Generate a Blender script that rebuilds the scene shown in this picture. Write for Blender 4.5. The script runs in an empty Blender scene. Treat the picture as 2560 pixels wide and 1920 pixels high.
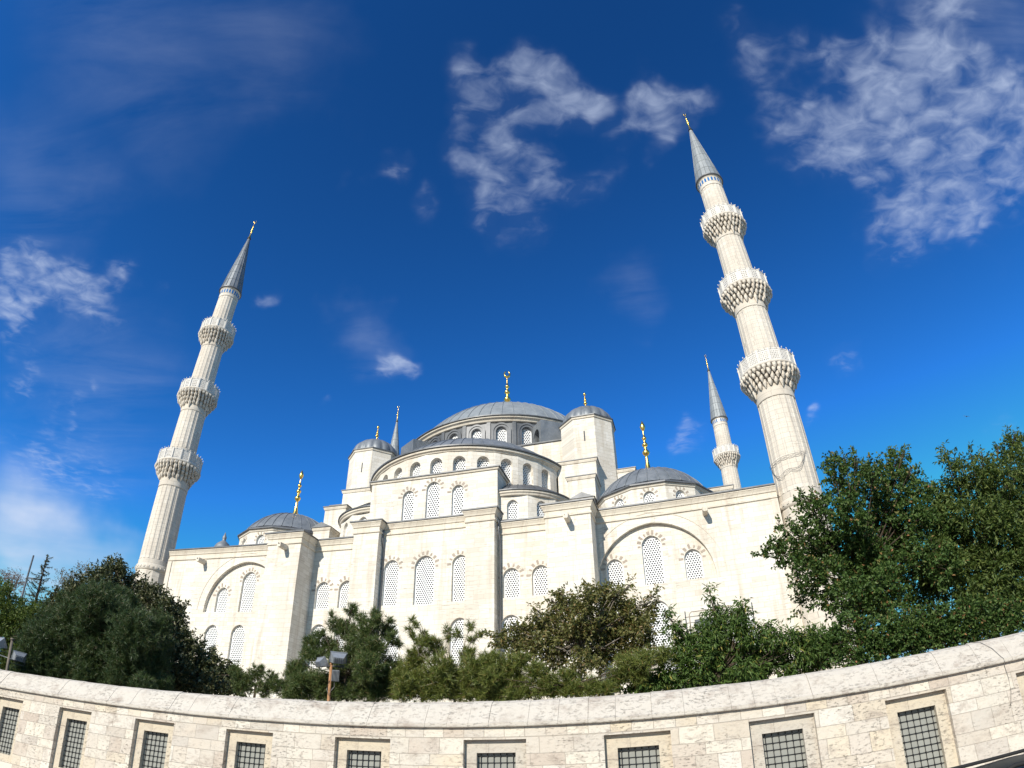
import bpy, bmesh, math, random
import numpy as np
from mathutils import Vector, Matrix
from mathutils.geometry import delaunay_2d_cdt

SC = bpy.context.scene
COL = SC.collection
rnd = random.Random(7)

# ------------------------------------------------------------------ camera (wide action-camera lens)
PITCH, ROLL = math.radians(34.1897), math.radians(0.7704)
F_MM, A3 = 36.0 * 1615.91 / 2560.0, -0.0625848
cam = bpy.data.cameras.new("camera")
cam.type = 'PANO'
cam.panorama_type = 'FISHEYE_LENS_POLYNOMIAL'
cam.sensor_fit = 'HORIZONTAL'
cam.sensor_width, cam.sensor_height = 36.0, 27.0
cam.fisheye_fov = math.radians(180)
cam.fisheye_polynomial_k0 = 0.0
cam.fisheye_polynomial_k1 = -1.0 / F_MM
cam.fisheye_polynomial_k2 = 0.0
cam.fisheye_polynomial_k3 = -A3 / F_MM ** 3
cam.fisheye_polynomial_k4 = 0.0
cam.clip_start, cam.clip_end = 0.1, 5000.0
cam_ob = bpy.data.objects.new("camera", cam)
COL.objects.link(cam_ob)
_f = Vector((0, math.cos(PITCH), math.sin(PITCH)))
_u = Vector((0, -math.sin(PITCH), math.cos(PITCH)))
_r = Vector((1, 0, 0))
_R = math.cos(ROLL) * _r - math.sin(ROLL) * _u
_U = math.sin(ROLL) * _r + math.cos(ROLL) * _u
cam_ob.matrix_world = Matrix(((_R.x, _U.x, -_f.x, 0), (_R.y, _U.y, -_f.y, 0), (_R.z, _U.z, -_f.z, 1.65), (0, 0, 0, 1)))
SC.camera = cam_ob

# ------------------------------------------------------------------ exposure, sun, sky
SC.view_settings.view_transform = 'Standard'
SC.view_settings.look = 'None'
SC.view_settings.gamma = 1.0
SC.view_settings.exposure = 0.3
SUN_DIR = Vector((-0.40986, -0.75975, 0.50477)).normalized()
SUN_EL, SUN_AZ = math.asin(SUN_DIR.z), math.atan2(SUN_DIR.x, SUN_DIR.y)
sl = bpy.data.lights.new("sun", 'SUN')
sl.energy = 4.8
sl.angle = math.radians(0.5)
sl.color = (1.0, 0.94, 0.84)
so = bpy.data.objects.new("sun", sl)
COL.objects.link(so)
so.rotation_euler = SUN_DIR.to_track_quat('Z', 'Y').to_euler()
so.location = (-20, -40, 60)

class NT:
    """small helper round a node tree"""
    def __init__(self, tree):
        self.t = tree
    def n(self, typ, **kw):
        nd = self.t.nodes.new(typ)
        for k, v in kw.items():
            if k.startswith('i_'):
                key = k[2:]
                nd.inputs[int(key) if key.isdigit() else key.replace('_', ' ')].default_value = v
            else:
                setattr(nd, k, v)
        return nd
    def l(self, a, b):
        self.t.links.new(a, b)
    def math(self, op, a, b=None, clamp=False):
        nd = self.t.nodes.new('ShaderNodeMath'); nd.operation = op; nd.use_clamp = clamp
        for i, v in enumerate((a, b)):
            if v is None: continue
            if isinstance(v, (int, float)): nd.inputs[i].default_value = v
            else: self.l(v, nd.inputs[i])
        return nd.outputs[0]
    def mix(self, fac, a, b, blend='MIX'):
        nd = self.t.nodes.new('ShaderNodeMix'); nd.data_type = 'RGBA'; nd.blend_type = blend; nd.clamp_factor = True
        for i, v in ((0, fac), (6, a), (7, b)):
            if isinstance(v, (int, float)): nd.inputs[i].default_value = v
            elif isinstance(v, tuple): nd.inputs[i].default_value = v if len(v) == 4 else (*v, 1)
            else: self.l(v, nd.inputs[i])
        return nd.outputs[2]
    def ramp(self, fac, stops, interp='LINEAR'):
        nd = self.t.nodes.new('ShaderNodeValToRGB'); cr = nd.color_ramp; cr.interpolation = interp
        while len(cr.elements) < len(stops): cr.elements.new(0.5)
        for e, (p, c) in zip(cr.elements, stops):
            e.position = p; e.color = (*c, 1) if len(c) == 3 else c
        self.l(fac, nd.inputs[0])
        return nd.outputs[0]
    def mapr(self, v, a, b, c=0.0, d=1.0, smooth=False):
        nd = self.t.nodes.new('ShaderNodeMapRange'); nd.clamp = True
        if smooth: nd.interpolation_type = 'SMOOTHSTEP'
        self.l(v, nd.inputs[0])
        for i, x in ((1, a), (2, b), (3, c), (4, d)): nd.inputs[i].default_value = x
        return nd.outputs[0]
    def noise(self, vec, scale, detail=4, rough=0.55, dist=0.0):
        nd = self.t.nodes.new('ShaderNodeTexNoise')
        nd.inputs['Scale'].default_value = scale; nd.inputs['Detail'].default_value = detail
        nd.inputs['Roughness'].default_value = rough; nd.inputs['Distortion'].default_value = dist
        self.l(vec, nd.inputs['Vector'])
        return nd.outputs[0]
    def mapping(self, vec, scale=(1, 1, 1), loc=(0, 0, 0), rot=(0, 0, 0)):
        nd = self.t.nodes.new('ShaderNodeMapping')
        nd.inputs['Scale'].default_value = scale; nd.inputs['Location'].default_value = loc; nd.inputs['Rotation'].default_value = rot
        self.l(vec, nd.inputs['Vector'])
        return nd.outputs[0]

# cloud puffs and thin veils: direction from the viewer (x, y, z), angular size, strength
CLOUDS = [[0.554,0.352,0.754,0.11,0.95],[0.619,0.392,0.681,0.115,0.95],[0.546,0.467,0.696,0.126,0.87],[0.642,0.461,0.612,0.086,0.8],[0.5,0.415,0.76,0.088,0.72],[0.557,0.534,0.636,0.07,0.64],[0.46,0.486,0.743,0.071,0.6],[0.444,0.383,0.81,0.057,0.64],[0.583,0.298,0.756,0.066,0.72],[0.659,0.324,0.679,0.059,0.8],[0.641,0.501,0.581,0.037,0.64],[0.356,0.421,0.834,0.052,0.52],[0.391,0.47,0.792,0.046,0.52],[-0.026,0.498,0.867,0.051,0.72],[0.036,0.487,0.873,0.044,0.64],[0.08,0.506,0.859,0.058,0.87],[0.022,0.543,0.839,0.045,0.83],[-0.041,0.574,0.818,0.059,0.72],[0.056,0.591,0.805,0.038,0.56],[0.185,0.497,0.848,0.051,0.99],[0.245,0.492,0.836,0.04,0.83],[0.2,0.551,0.81,0.058,0.87],[0.139,0.558,0.818,0.041,0.52],[0.021,0.631,0.776,0.063,0.56],[-0.036,0.646,0.762,0.049,0.52],[-0.186,0.568,0.802,0.031,0.64],[-0.235,0.585,0.776,0.028,0.45],[0.147,0.656,0.74,0.019,0.64],[-0.141,0.638,0.757,0.042,0.48],[-0.101,0.692,0.715,0.02,0.48],[0.105,0.617,0.78,0.042,0.52],[-0.636,0.534,0.557,0.077,0.64],[-0.592,0.589,0.55,0.055,0.64],[-0.654,0.508,0.56,0.063,0.52],[-0.673,0.556,0.487,0.041,0.8],[-0.67,0.59,0.45,0.041,0.72],[-0.637,0.647,0.419,0.029,0.68],[-0.661,0.665,0.348,0.057,0.45],[-0.606,0.65,0.459,0.014,0.64],[-0.547,0.591,0.593,0.04,0.48],[-0.202,0.792,0.575,0.035,0.83],[-0.168,0.802,0.573,0.025,0.64],[-0.341,0.676,0.653,0.024,0.52],[-0.299,0.803,0.516,0.018,0.68],[-0.616,0.706,0.349,0.077,0.45],[0.276,0.831,0.483,0.038,0.64],[0.451,0.774,0.444,0.024,0.56],[0.658,0.666,0.35,0.044,0.48],[0.494,0.704,0.51,0.04,0.45]]
WISPS = [[-0.667,0.696,0.265,0.106,0.4],[-0.626,0.744,0.233,0.094,0.4],[-0.674,0.703,0.226,0.093,0.4],[-0.567,0.791,0.228,0.07,0.35],[-0.313,0.412,0.856,0.106,0.1],[-0.499,0.345,0.795,0.168,0.09],[-0.649,0.432,0.625,0.107,0.12],[0.195,0.73,0.655,0.056,0.1],[0.6,0.272,0.752,0.118,0.2],[-0.23,0.766,0.601,0.063,0.15],[-0.591,0.67,0.449,0.131,0.12]]
world = bpy.data.worlds.new("World")
SC.world = world
world.use_nodes = True
wt = world.node_tree
wt.nodes.clear()
W = NT(wt)
sky = W.n('ShaderNodeTexSky')
sky.sky_type = 'NISHITA'
sky.sun_disc = False
sky.sun_elevation = SUN_EL
sky.sun_rotation = SUN_AZ
sky.altitude = 300.0
sky.air_density = 1.0
sky.dust_density = 0.3
sky.ozone_density = 5.0
tc = W.n('ShaderNodeTexCoord')
direc = tc.outputs['Generated']
sep = W.n('ShaderNodeSeparateXYZ'); W.l(direc, sep.inputs[0])
zc = W.math('MAXIMUM', sep.outputs[2], 0.06)
px = W.math('DIVIDE', sep.outputs[0], zc)
py = W.math('DIVIDE', sep.outputs[1], zc)
comb = W.n('ShaderNodeCombineXYZ'); W.l(px, comb.inputs[0]); W.l(py, comb.inputs[1])
plane = comb.outputs[0]
wn = W.n('ShaderNodeTexNoise'); wn.inputs['Scale'].default_value = 7.0; wn.inputs['Detail'].default_value = 4.0; W.l(direc, wn.inputs['Vector'])
wm = W.n('ShaderNodeVectorMath', operation='MULTIPLY_ADD'); W.l(wn.outputs['Color'], wm.inputs[0]); wm.inputs[1].default_value = (0.22, 0.22, 0.22); wm.inputs[2].default_value = (-0.11, -0.11, -0.11)
wadd = W.n('ShaderNodeVectorMath', operation='ADD'); W.l(direc, wadd.inputs[0]); W.l(wm.outputs[0], wadd.inputs[1])
warped = wadd.outputs[0]
def blobs(lst):
    total = None
    for x, y, z, r, a in lst:
        d = W.n('ShaderNodeVectorMath', operation='DISTANCE'); W.l(warped, d.inputs[0]); d.inputs[1].default_value = (x, y, z)
        v = W.mapr(d.outputs['Value'], r * 1.3, 0.0, 0.0, a, True)
        total = v if total is None else W.math('ADD', total, v)
    return total
cl_mask = W.math('MINIMUM', blobs(CLOUDS), 1.0)
n_big = W.noise(W.mapping(plane, (1, 1, 1), (3.1, 1.7, 0.4)), 6.5, 4, 0.52, 0.3)
n_fine = W.noise(W.mapping(plane, (1, 1.35, 1), (0.3, 2.2, 1.4)), 17.0, 5, 0.52, 0.5)
n_mix = W.math('ADD', W.math('MULTIPLY', n_big, 0.4), W.math('MULTIPLY', n_fine, 0.6))
# a puff is where mask plus noise passes a level
puff = W.mapr(W.math('ADD', W.math('MULTIPLY', cl_mask, 0.56), W.math('MULTIPLY', W.math('SUBTRACT', n_mix, 0.5), 2.9)), 0.0, 1.25, 0.0, 1.0, False)
puff = W.math('MULTIPLY', puff, W.mapr(cl_mask, 0.02, 0.4))
ws_mask = W.math('MINIMUM', blobs(WISPS[4:]), 1.0)
n_streak = W.noise(W.mapping(plane, (0.8, 2.6, 1), (1, 5, 0), (0, 0, 0.7)), 2.2, 7, 0.6, 0.6)
wisp = W.math('MULTIPLY', ws_mask, W.mapr(n_streak, 0.36, 0.72, 0.0, 1.25))
SOFT = [w for w in WISPS[:4]]
soft = W.math('MULTIPLY', W.math('MINIMUM', blobs(SOFT), 1.0), W.mapr(W.noise(W.mapping(plane, (0.5, 0.9, 1), (2, 7, 0)), 1.1, 5, 0.5, 0.3), 0.3, 0.62, 0.25, 1.15))
wisp = W.math('ADD', wisp, soft)
cover = W.math('MINIMUM', W.math('ADD', W.math('ADD', W.math('MULTIPLY', W.math('POWER', puff, 1.4), 0.74), W.math('MULTIPLY', W.math('MULTIPLY', cl_mask, n_big), 0.09)), wisp), 0.92)
gam = W.n('ShaderNodeGamma'); W.l(sky.outputs[0], gam.inputs[0]); gam.inputs[1].default_value = 1.7
deep = W.mix(1.0, gam.outputs[0], (0.24, 0.645, 0.68), 'MULTIPLY')
cap = W.n('ShaderNodeVectorMath', operation='MINIMUM'); W.l(deep, cap.inputs[0]); cap.inputs[1].default_value = (5.0, 4.7, 6.4)
deep = cap.outputs[0]
skycol = W.mix(cover, deep, (5.2, 6.0, 7.6))
bg = W.n('ShaderNodeBackground'); W.l(skycol, bg.inputs[0]); bg.inputs[1].default_value = 0.1
wo = W.n('ShaderNodeOutputWorld'); W.l(bg.outputs[0], wo.inputs[0])

# ------------------------------------------------------------------ materials
def new_mat(name):
    m = bpy.data.materials.new(name); m.use_nodes = True
    t = NT(m.node_tree)
    b = m.node_tree.nodes['Principled BSDF']
    return m, t, b

def bump(t, b, height, strength=0.3, dist=0.02):
    nd = t.n('ShaderNodeBump'); nd.inputs['Strength'].default_value = strength; nd.inputs['Distance'].default_value = dist
    t.l(height, nd.inputs['Height']); t.l(nd.outputs[0], b.inputs['Normal'])

def wall_uv(t):
    """object coordinates unrolled so that courses run level round every vertical face"""
    tc = t.n('ShaderNodeTexCoord')
    s = t.n('ShaderNodeSeparateXYZ'); t.l(tc.outputs['Object'], s.inputs[0])
    c = t.n('ShaderNodeCombineXYZ')
    t.l(t.math('ADD', s.outputs[0], t.math('MULTIPLY', s.outputs[1], 0.97)), c.inputs[0]); t.l(s.outputs[2], c.inputs[1])
    return tc.outputs['Object'], c.outputs[0], s

def brick(t, vec, w, h, mortar, off=0.5, sq=1.0, smooth=0.1):
    nd = t.n('ShaderNodeTexBrick'); t.l(vec, nd.inputs['Vector'])
    nd.offset = off; nd.squash = sq; nd.squash_frequency = 3
    nd.inputs['Color1'].default_value = (0, 0, 0, 1); nd.inputs['Color2'].default_value = (1, 1, 1, 1); nd.inputs['Mortar'].default_value = (0.5, 0.5, 0.5, 1)
    nd.inputs['Scale'].default_value = 1.0; nd.inputs['Mortar Size'].default_value = mortar; nd.inputs['Mortar Smooth'].default_value = smooth
    nd.inputs['Brick Width'].default_value = w; nd.inputs['Row Height'].default_value = h
    return nd

def ashlar(name, cols, stain, w=0.95, h=0.36, mortar=0.012, mort_col=(0.30, 0.27, 0.23), fleck=0.75, bumps=0.25):
    m, t, b = new_mat(name)
    obj, uv, s = wall_uv(t)
    br = brick(t, uv, w, h, mortar, 0.43, 0.8)
    base = t.ramp(br.outputs['Color'], [(i / (len(cols) - 1), c) for i, c in enumerate(cols)])
    big = t.noise(t.mapping(obj, (0.25, 0.25, 0.12)), 1.0, 4)
    base = t.mix(t.mapr(big, 0.45, 0.68, 0.0, 0.55), base, stain)
    drip = t.noise(t.mapping(uv, (1.1, 0.09, 1)), 1.6, 3, 0.5)
    base = t.mix(t.mapr(drip, 0.54, 0.68, 0.0, 0.75), base, stain)
    fl = t.noise(t.mapping(uv, (1.0, 7.5, 1)), 1.5, 6, 0.68)
    patch = t.mapr(t.noise(t.mapping(uv, (0.5, 0.9, 1)), 0.6, 3), 0.4, 0.62, 0.15, 1.0)
    base = t.mix(t.math('MULTIPLY', t.math('MULTIPLY', t.mapr(fl, 0.54, 0.64), fleck), patch), base, (0.33, 0.28, 0.225))
    col = t.mix(t.math('MULTIPLY', br.outputs['Fac'], 0.62), base, mort_col)
    t.l(col, b.inputs['Base Color']); b.inputs['Roughness'].default_value = 0.85
    b.inputs['Specular IOR Level'].default_value = 0.2
    fine = t.noise(obj, 9.0, 6, 0.7)
    hgt = t.math('SUBTRACT', t.math('MULTIPLY', fine, 0.5), br.outputs['Fac'])
    bump(t, b, hgt, bumps, 0.03)
    return m

M = {}
M['stone'] = ashlar('limestone_ashlar', [(0.60, 0.555, 0.475), (0.71, 0.665, 0.585), (0.66, 0.615, 0.53), (0.745, 0.705, 0.635), (0.69, 0.645, 0.56)], (0.52, 0.455, 0.37), mort_col=(0.42, 0.365, 0.295))
M['stone_grey'] = ashlar('weathered_limestone', [(0.58, 0.525, 0.445), (0.63, 0.575, 0.49), (0.61, 0.55, 0.465), (0.66, 0.61, 0.53)], (0.47, 0.41, 0.34), h=0.42)
M['cornice_stone'] = ashlar('cornice_limestone', [(0.62, 0.56, 0.46), (0.68, 0.62, 0.52)], (0.50, 0.43, 0.35), w=1.4, h=3.0, mortar=0.01)

def simple(name, col, rough=0.6, metal=0.0, nscale=3.0, namt=0.25, spec=0.4, bumps=0.0, dark=0.6, stretch=(1, 1, 1)):
    m, t, b = new_mat(name)
    tc = t.n('ShaderNodeTexCoord')
    n = t.noise(t.mapping(tc.outputs['Object'], stretch), nscale, 5, 0.6)
    c2 = tuple(c * dark for c in col)
    t.l(t.mix(t.mapr(n, 0.35, 0.75, 0.0, namt * 2), col, c2), b.inputs['Base Color'])
    b.inputs['Roughness'].default_value = rough; b.inputs['Metallic'].default_value = metal
    b.inputs['Specular IOR Level'].default_value = spec
    if bumps: bump(t, b, n, bumps, 0.02)
    return m

def lead(name, a, c, rough=0.5):
    m, t, b = new_mat(name)
    tc = t.n('ShaderNodeTexCoord')
    n = t.noise(t.mapping(tc.outputs['Object'], (1, 1, 0.5)), 0.9, 6, 0.65)
    n2 = t.noise(t.mapping(tc.outputs['Object'], (2.2, 2.2, 2.2)), 1.0, 5, 0.7, 0.4)
    f = t.math('ADD', t.math('MULTIPLY', n, 0.6), t.math('MULTIPLY', n2, 0.4))
    t.l(t.ramp(f, [(0.36, a), (0.62, c)]), b.inputs['Base Color'])
    b.inputs['Roughness'].default_value = rough; b.inputs['Specular IOR Level'].default_value = 0.5
    b.inputs['Metallic'].default_value = 0.25
    bump(t, b, f, 0.2, 0.05)
    return m
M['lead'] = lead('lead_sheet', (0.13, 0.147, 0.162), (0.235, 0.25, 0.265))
M['lead_pale'] = lead('pale_lead_sheet', (0.22, 0.24, 0.25), (0.32, 0.345, 0.35))
M['lead_dark'] = lead('dark_lead_sheet', (0.08, 0.084, 0.09), (0.15, 0.153, 0.16))
M['gold'] = simple('gilded_copper', (0.95, 0.62, 0.16), 0.28, 1.0, 2.5, 0.2, 0.5, 0.0, 0.7)
M['lattice'] = simple('white_plaster_lattice', (0.75, 0.75, 0.74), 0.8, 0, 2, 0.1, 0.2)
M['pane'] = simple('dark_window_glass', (0.06, 0.066, 0.075), 0.6, 0, 2, 0.2, 0.15)
M['red_stone'] = simple('brown_arch_stone', (0.40, 0.335, 0.275), 0.85, 0, 3, 0.4, 0.2)
M['tile'] = simple('blue_glazed_tile', (0.035, 0.17, 0.42), 0.2, 0, 6, 0.4, 0.5)
M['iron'] = simple('black_wrought_iron', (0.018, 0.018, 0.02), 0.55, 0.3, 20, 0.3, 0.4)
M['panel'] = simple('grey_window_board', (0.27, 0.27, 0.24), 0.7, 0, 1.5, 0.2, 0.3)
M['steel'] = simple('galvanised_steel', (0.34, 0.36, 0.38), 0.4, 0.4, 9, 0.3, 0.5)
M['steel_dark'] = simple('dark_grey_steel', (0.12, 0.13, 0.14), 0.5, 0.3, 9, 0.3, 0.4)
M['rust'] = simple('rusty_painted_post', (0.42, 0.22, 0.11), 0.8, 0, 7, 0.6, 0.2, 0.3)
M['cable'] = simple('grey_cable', (0.20, 0.19, 0.18), 0.7, 0, 5, 0.2, 0.3)
M['bark'] = simple('tree_bark', (0.085, 0.065, 0.048), 0.9, 0, 6, 0.6, 0.1, 0.6, 0.5, (1, 1, 0.3))
M['bark_pale'] = simple('pale_grey_bark', (0.22, 0.19, 0.155), 0.9, 0, 6, 0.6, 0.1, 0.6, 0.5, (1, 1, 0.3))

def precinct_stone(name, cols, w, h, mortar, pits=0.7):
    m, t, b = new_mat(name)
    obj, uv, s = wall_uv(t)
    # courses of uneven length: shift every row by its own noise
    row = t.math('FLOOR', t.math('DIVIDE', t.math('ADD', s.outputs[2], t.math('MULTIPLY', t.math('SINE', t.math('MULTIPLY', s.outputs[2], 5.3)), 0.07)), h))
    wob = t.noise(obj, 0.35, 2)
    cx = t.n('ShaderNodeCombineXYZ')
    t.l(t.math('ADD', t.math('ADD', s.outputs[0], t.math('MULTIPLY', t.math('SINE', t.math('MULTIPLY', row, 12.7)), 0.9)), t.math('MULTIPLY', wob, 0.25)), cx.inputs[0])
    zz = t.math('ADD', s.outputs[2], t.math('MULTIPLY', t.math('SINE', t.math('MULTIPLY', s.outputs[2], 5.3)), 0.07))
    t.l(zz, cx.inputs[1])
    br = brick(t, cx.outputs[0], w, h, mortar, 0.37, 0.62, 0.3)
    base = t.ramp(br.outputs['Color'], [(i / (len(cols) - 1), c) for i, c in enumerate(cols)])
    st = t.noise(t.mapping(obj, (1.0, 1.0, 1.7)), 1.25, 8, 0.72, 0.4)
    base = t.mix(t.mapr(st, 0.51, 0.68, 0.0, 0.8), base, (0.32, 0.265, 0.22))
    pale = t.noise(t.mapping(obj, (1, 1, 1.3), (5, 2, 1)), 0.7, 5, 0.6)
    base = t.mix(t.mapr(pale, 0.5, 0.7, 0.0, 0.5), base, (0.53, 0.49, 0.43))
    pit = t.noise(t.mapping(obj, (1, 1, 2.6)), 5.5, 8, 0.75)
    pitp = t.mapr(t.noise(obj, 0.55, 3), 0.38, 0.62, 0.15, 1.0)
    pitm = t.math('MULTIPLY', t.mapr(pit, 0.545, 0.62), pitp)
    base = t.mix(t.math('MULTIPLY', pitm, pits), base, (0.17, 0.14, 0.11))
    col = t.mix(t.math('MULTIPLY', br.outputs['Fac'], 0.42), base, (0.32, 0.275, 0.23))
    t.l(col, b.inputs['Base Color']); b.inputs['Roughness'].default_value = 0.9; b.inputs['Specular IOR Level'].default_value = 0.15
    hgt = t.math('SUBTRACT', t.math('SUBTRACT', t.math('MULTIPLY', t.noise(obj, 5.0, 7, 0.7), 0.9), t.math('MULTIPLY', pitm, 0.5)), br.outputs['Fac'])
    bump(t, b, hgt, 0.8, 0.04)
    return m
M['precinct'] = precinct_stone('old_wall_stone', [(0.57, 0.505, 0.42), (0.47, 0.395, 0.325), (0.62, 0.57, 0.495), (0.58, 0.495, 0.375), (0.47, 0.42, 0.365), (0.62, 0.56, 0.465), (0.56, 0.505, 0.43), (0.52, 0.455, 0.38)], 1.12, 0.50, 0.010)
M['coping'] = precinct_stone('coping_stone', [(0.50, 0.45, 0.385), (0.53, 0.485, 0.42), (0.47, 0.425, 0.37)], 40.0, 9.0, 0.002, 0.45)
M['surround_tan'] = precinct_stone('tan_surround_stone', [(0.52, 0.45, 0.345), (0.50, 0.435, 0.345)], 1.7, 2.1, 0.006)
M['surround_pale'] = precinct_stone('pale_surround_stone', [(0.48, 0.435, 0.37), (0.43, 0.38, 0.315)], 1.7, 2.1, 0.006)

def leaf_mat(name, stops, transl=0.3, rough=0.45, spec=0.35):
    m, t, b = new_mat(name)
    g = t.n('ShaderNodeNewGeometry')
    col = t.ramp(g.outputs['Random Per Island'], stops)
    tc = t.n('ShaderNodeTexCoord')
    n = t.noise(tc.outputs['Object'], 0.8, 3)
    col = t.mix(t.mapr(n, 0.35, 0.7, 0.0, 0.45), col, t.mix(1.0, col, (0.62, 0.66, 0.55), 'MULTIPLY'))
    t.l(col, b.inputs['Base Color']); b.inputs['Roughness'].default_value = rough; b.inputs['Specular IOR Level'].default_value = spec
    tr = t.n('ShaderNodeBsdfTranslucent'); t.l(t.mix(1.0, col, (1.3, 1.35, 0.6), 'MULTIPLY'), tr.inputs[0])
    mx = t.n('ShaderNodeMixShader'); mx.inputs[0].default_value = transl
    t.l(b.outputs[0], mx.inputs[1]); t.l(tr.outputs[0], mx.inputs[2])
    t.l(mx.outputs[0], m.node_tree.nodes['Material Output'].inputs[0])
    return m
M['pine'] = leaf_mat('pine_needles', [(0, (0.05, 0.08, 0.024)), (0.6, (0.095, 0.135, 0.038)), (0.9, (0.15, 0.18, 0.06)), (1, (0.20, 0.14, 0.07))], 0.2)
M['pine_dark'] = leaf_mat('dark_pine_needles', [(0, (0.032, 0.058, 0.022)), (0.6, (0.060, 0.098, 0.034)), (0.9, (0.10, 0.135, 0.05)), (1, (0.15, 0.11, 0.06))], 0.2)
M['pine_yellow'] = leaf_mat('yellowish_pine_needles', [(0, (0.08, 0.11, 0.022)), (0.6, (0.155, 0.185, 0.04)), (0.93, (0.23, 0.24, 0.07)), (1, (0.28, 0.15, 0.06))], 0.2)
M['dark_leaf'] = leaf_mat('dark_glossy_leaves', [(0, (0.038, 0.050, 0.020)), (0.7, (0.075, 0.085, 0.036)), (0.88, (0.14, 0.135, 0.07)), (1, (0.30, 0.28, 0.17))], 0.15, 0.5, 0.25)
M['brown_leaf'] = leaf_mat('autumn_brown_leaves', [(0, (0.085, 0.10, 0.030)), (0.45, (0.15, 0.155, 0.048)), (0.85, (0.23, 0.205, 0.085)), (1, (0.27, 0.17, 0.07))], 0.3)
M['peach_leaf'] = leaf_mat('long_green_leaves', [(0, (0.045, 0.085, 0.018)), (0.6, (0.085, 0.145, 0.032)), (0.93, (0.14, 0.20, 0.055)), (1, (0.32, 0.27, 0.06))], 0.3, 0.5, 0.25)
M['laurel_leaf'] = leaf_mat('deep_green_leaves', [(0, (0.034, 0.068, 0.016)), (0.6, (0.070, 0.124, 0.030)), (0.95, (0.13, 0.18, 0.055)), (1, (0.32, 0.15, 0.07))], 0.25, 0.5, 0.2)
M['olive_leaf'] = leaf_mat('olive_green_leaves', [(0, (0.045, 0.074, 0.018)), (0.6, (0.088, 0.130, 0.032)), (1, (0.16, 0.19, 0.055))], 0.3, 0.5, 0.2)
M['twig_red'] = leaf_mat('withered_red_leaves', [(0, (0.12, 0.06, 0.045)), (1, (0.24, 0.15, 0.10))], 0.3)
M['twig_brown'] = leaf_mat('withered_brown_leaves', [(0, (0.10, 0.075, 0.045)), (1, (0.20, 0.15, 0.09))], 0.3)

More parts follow.
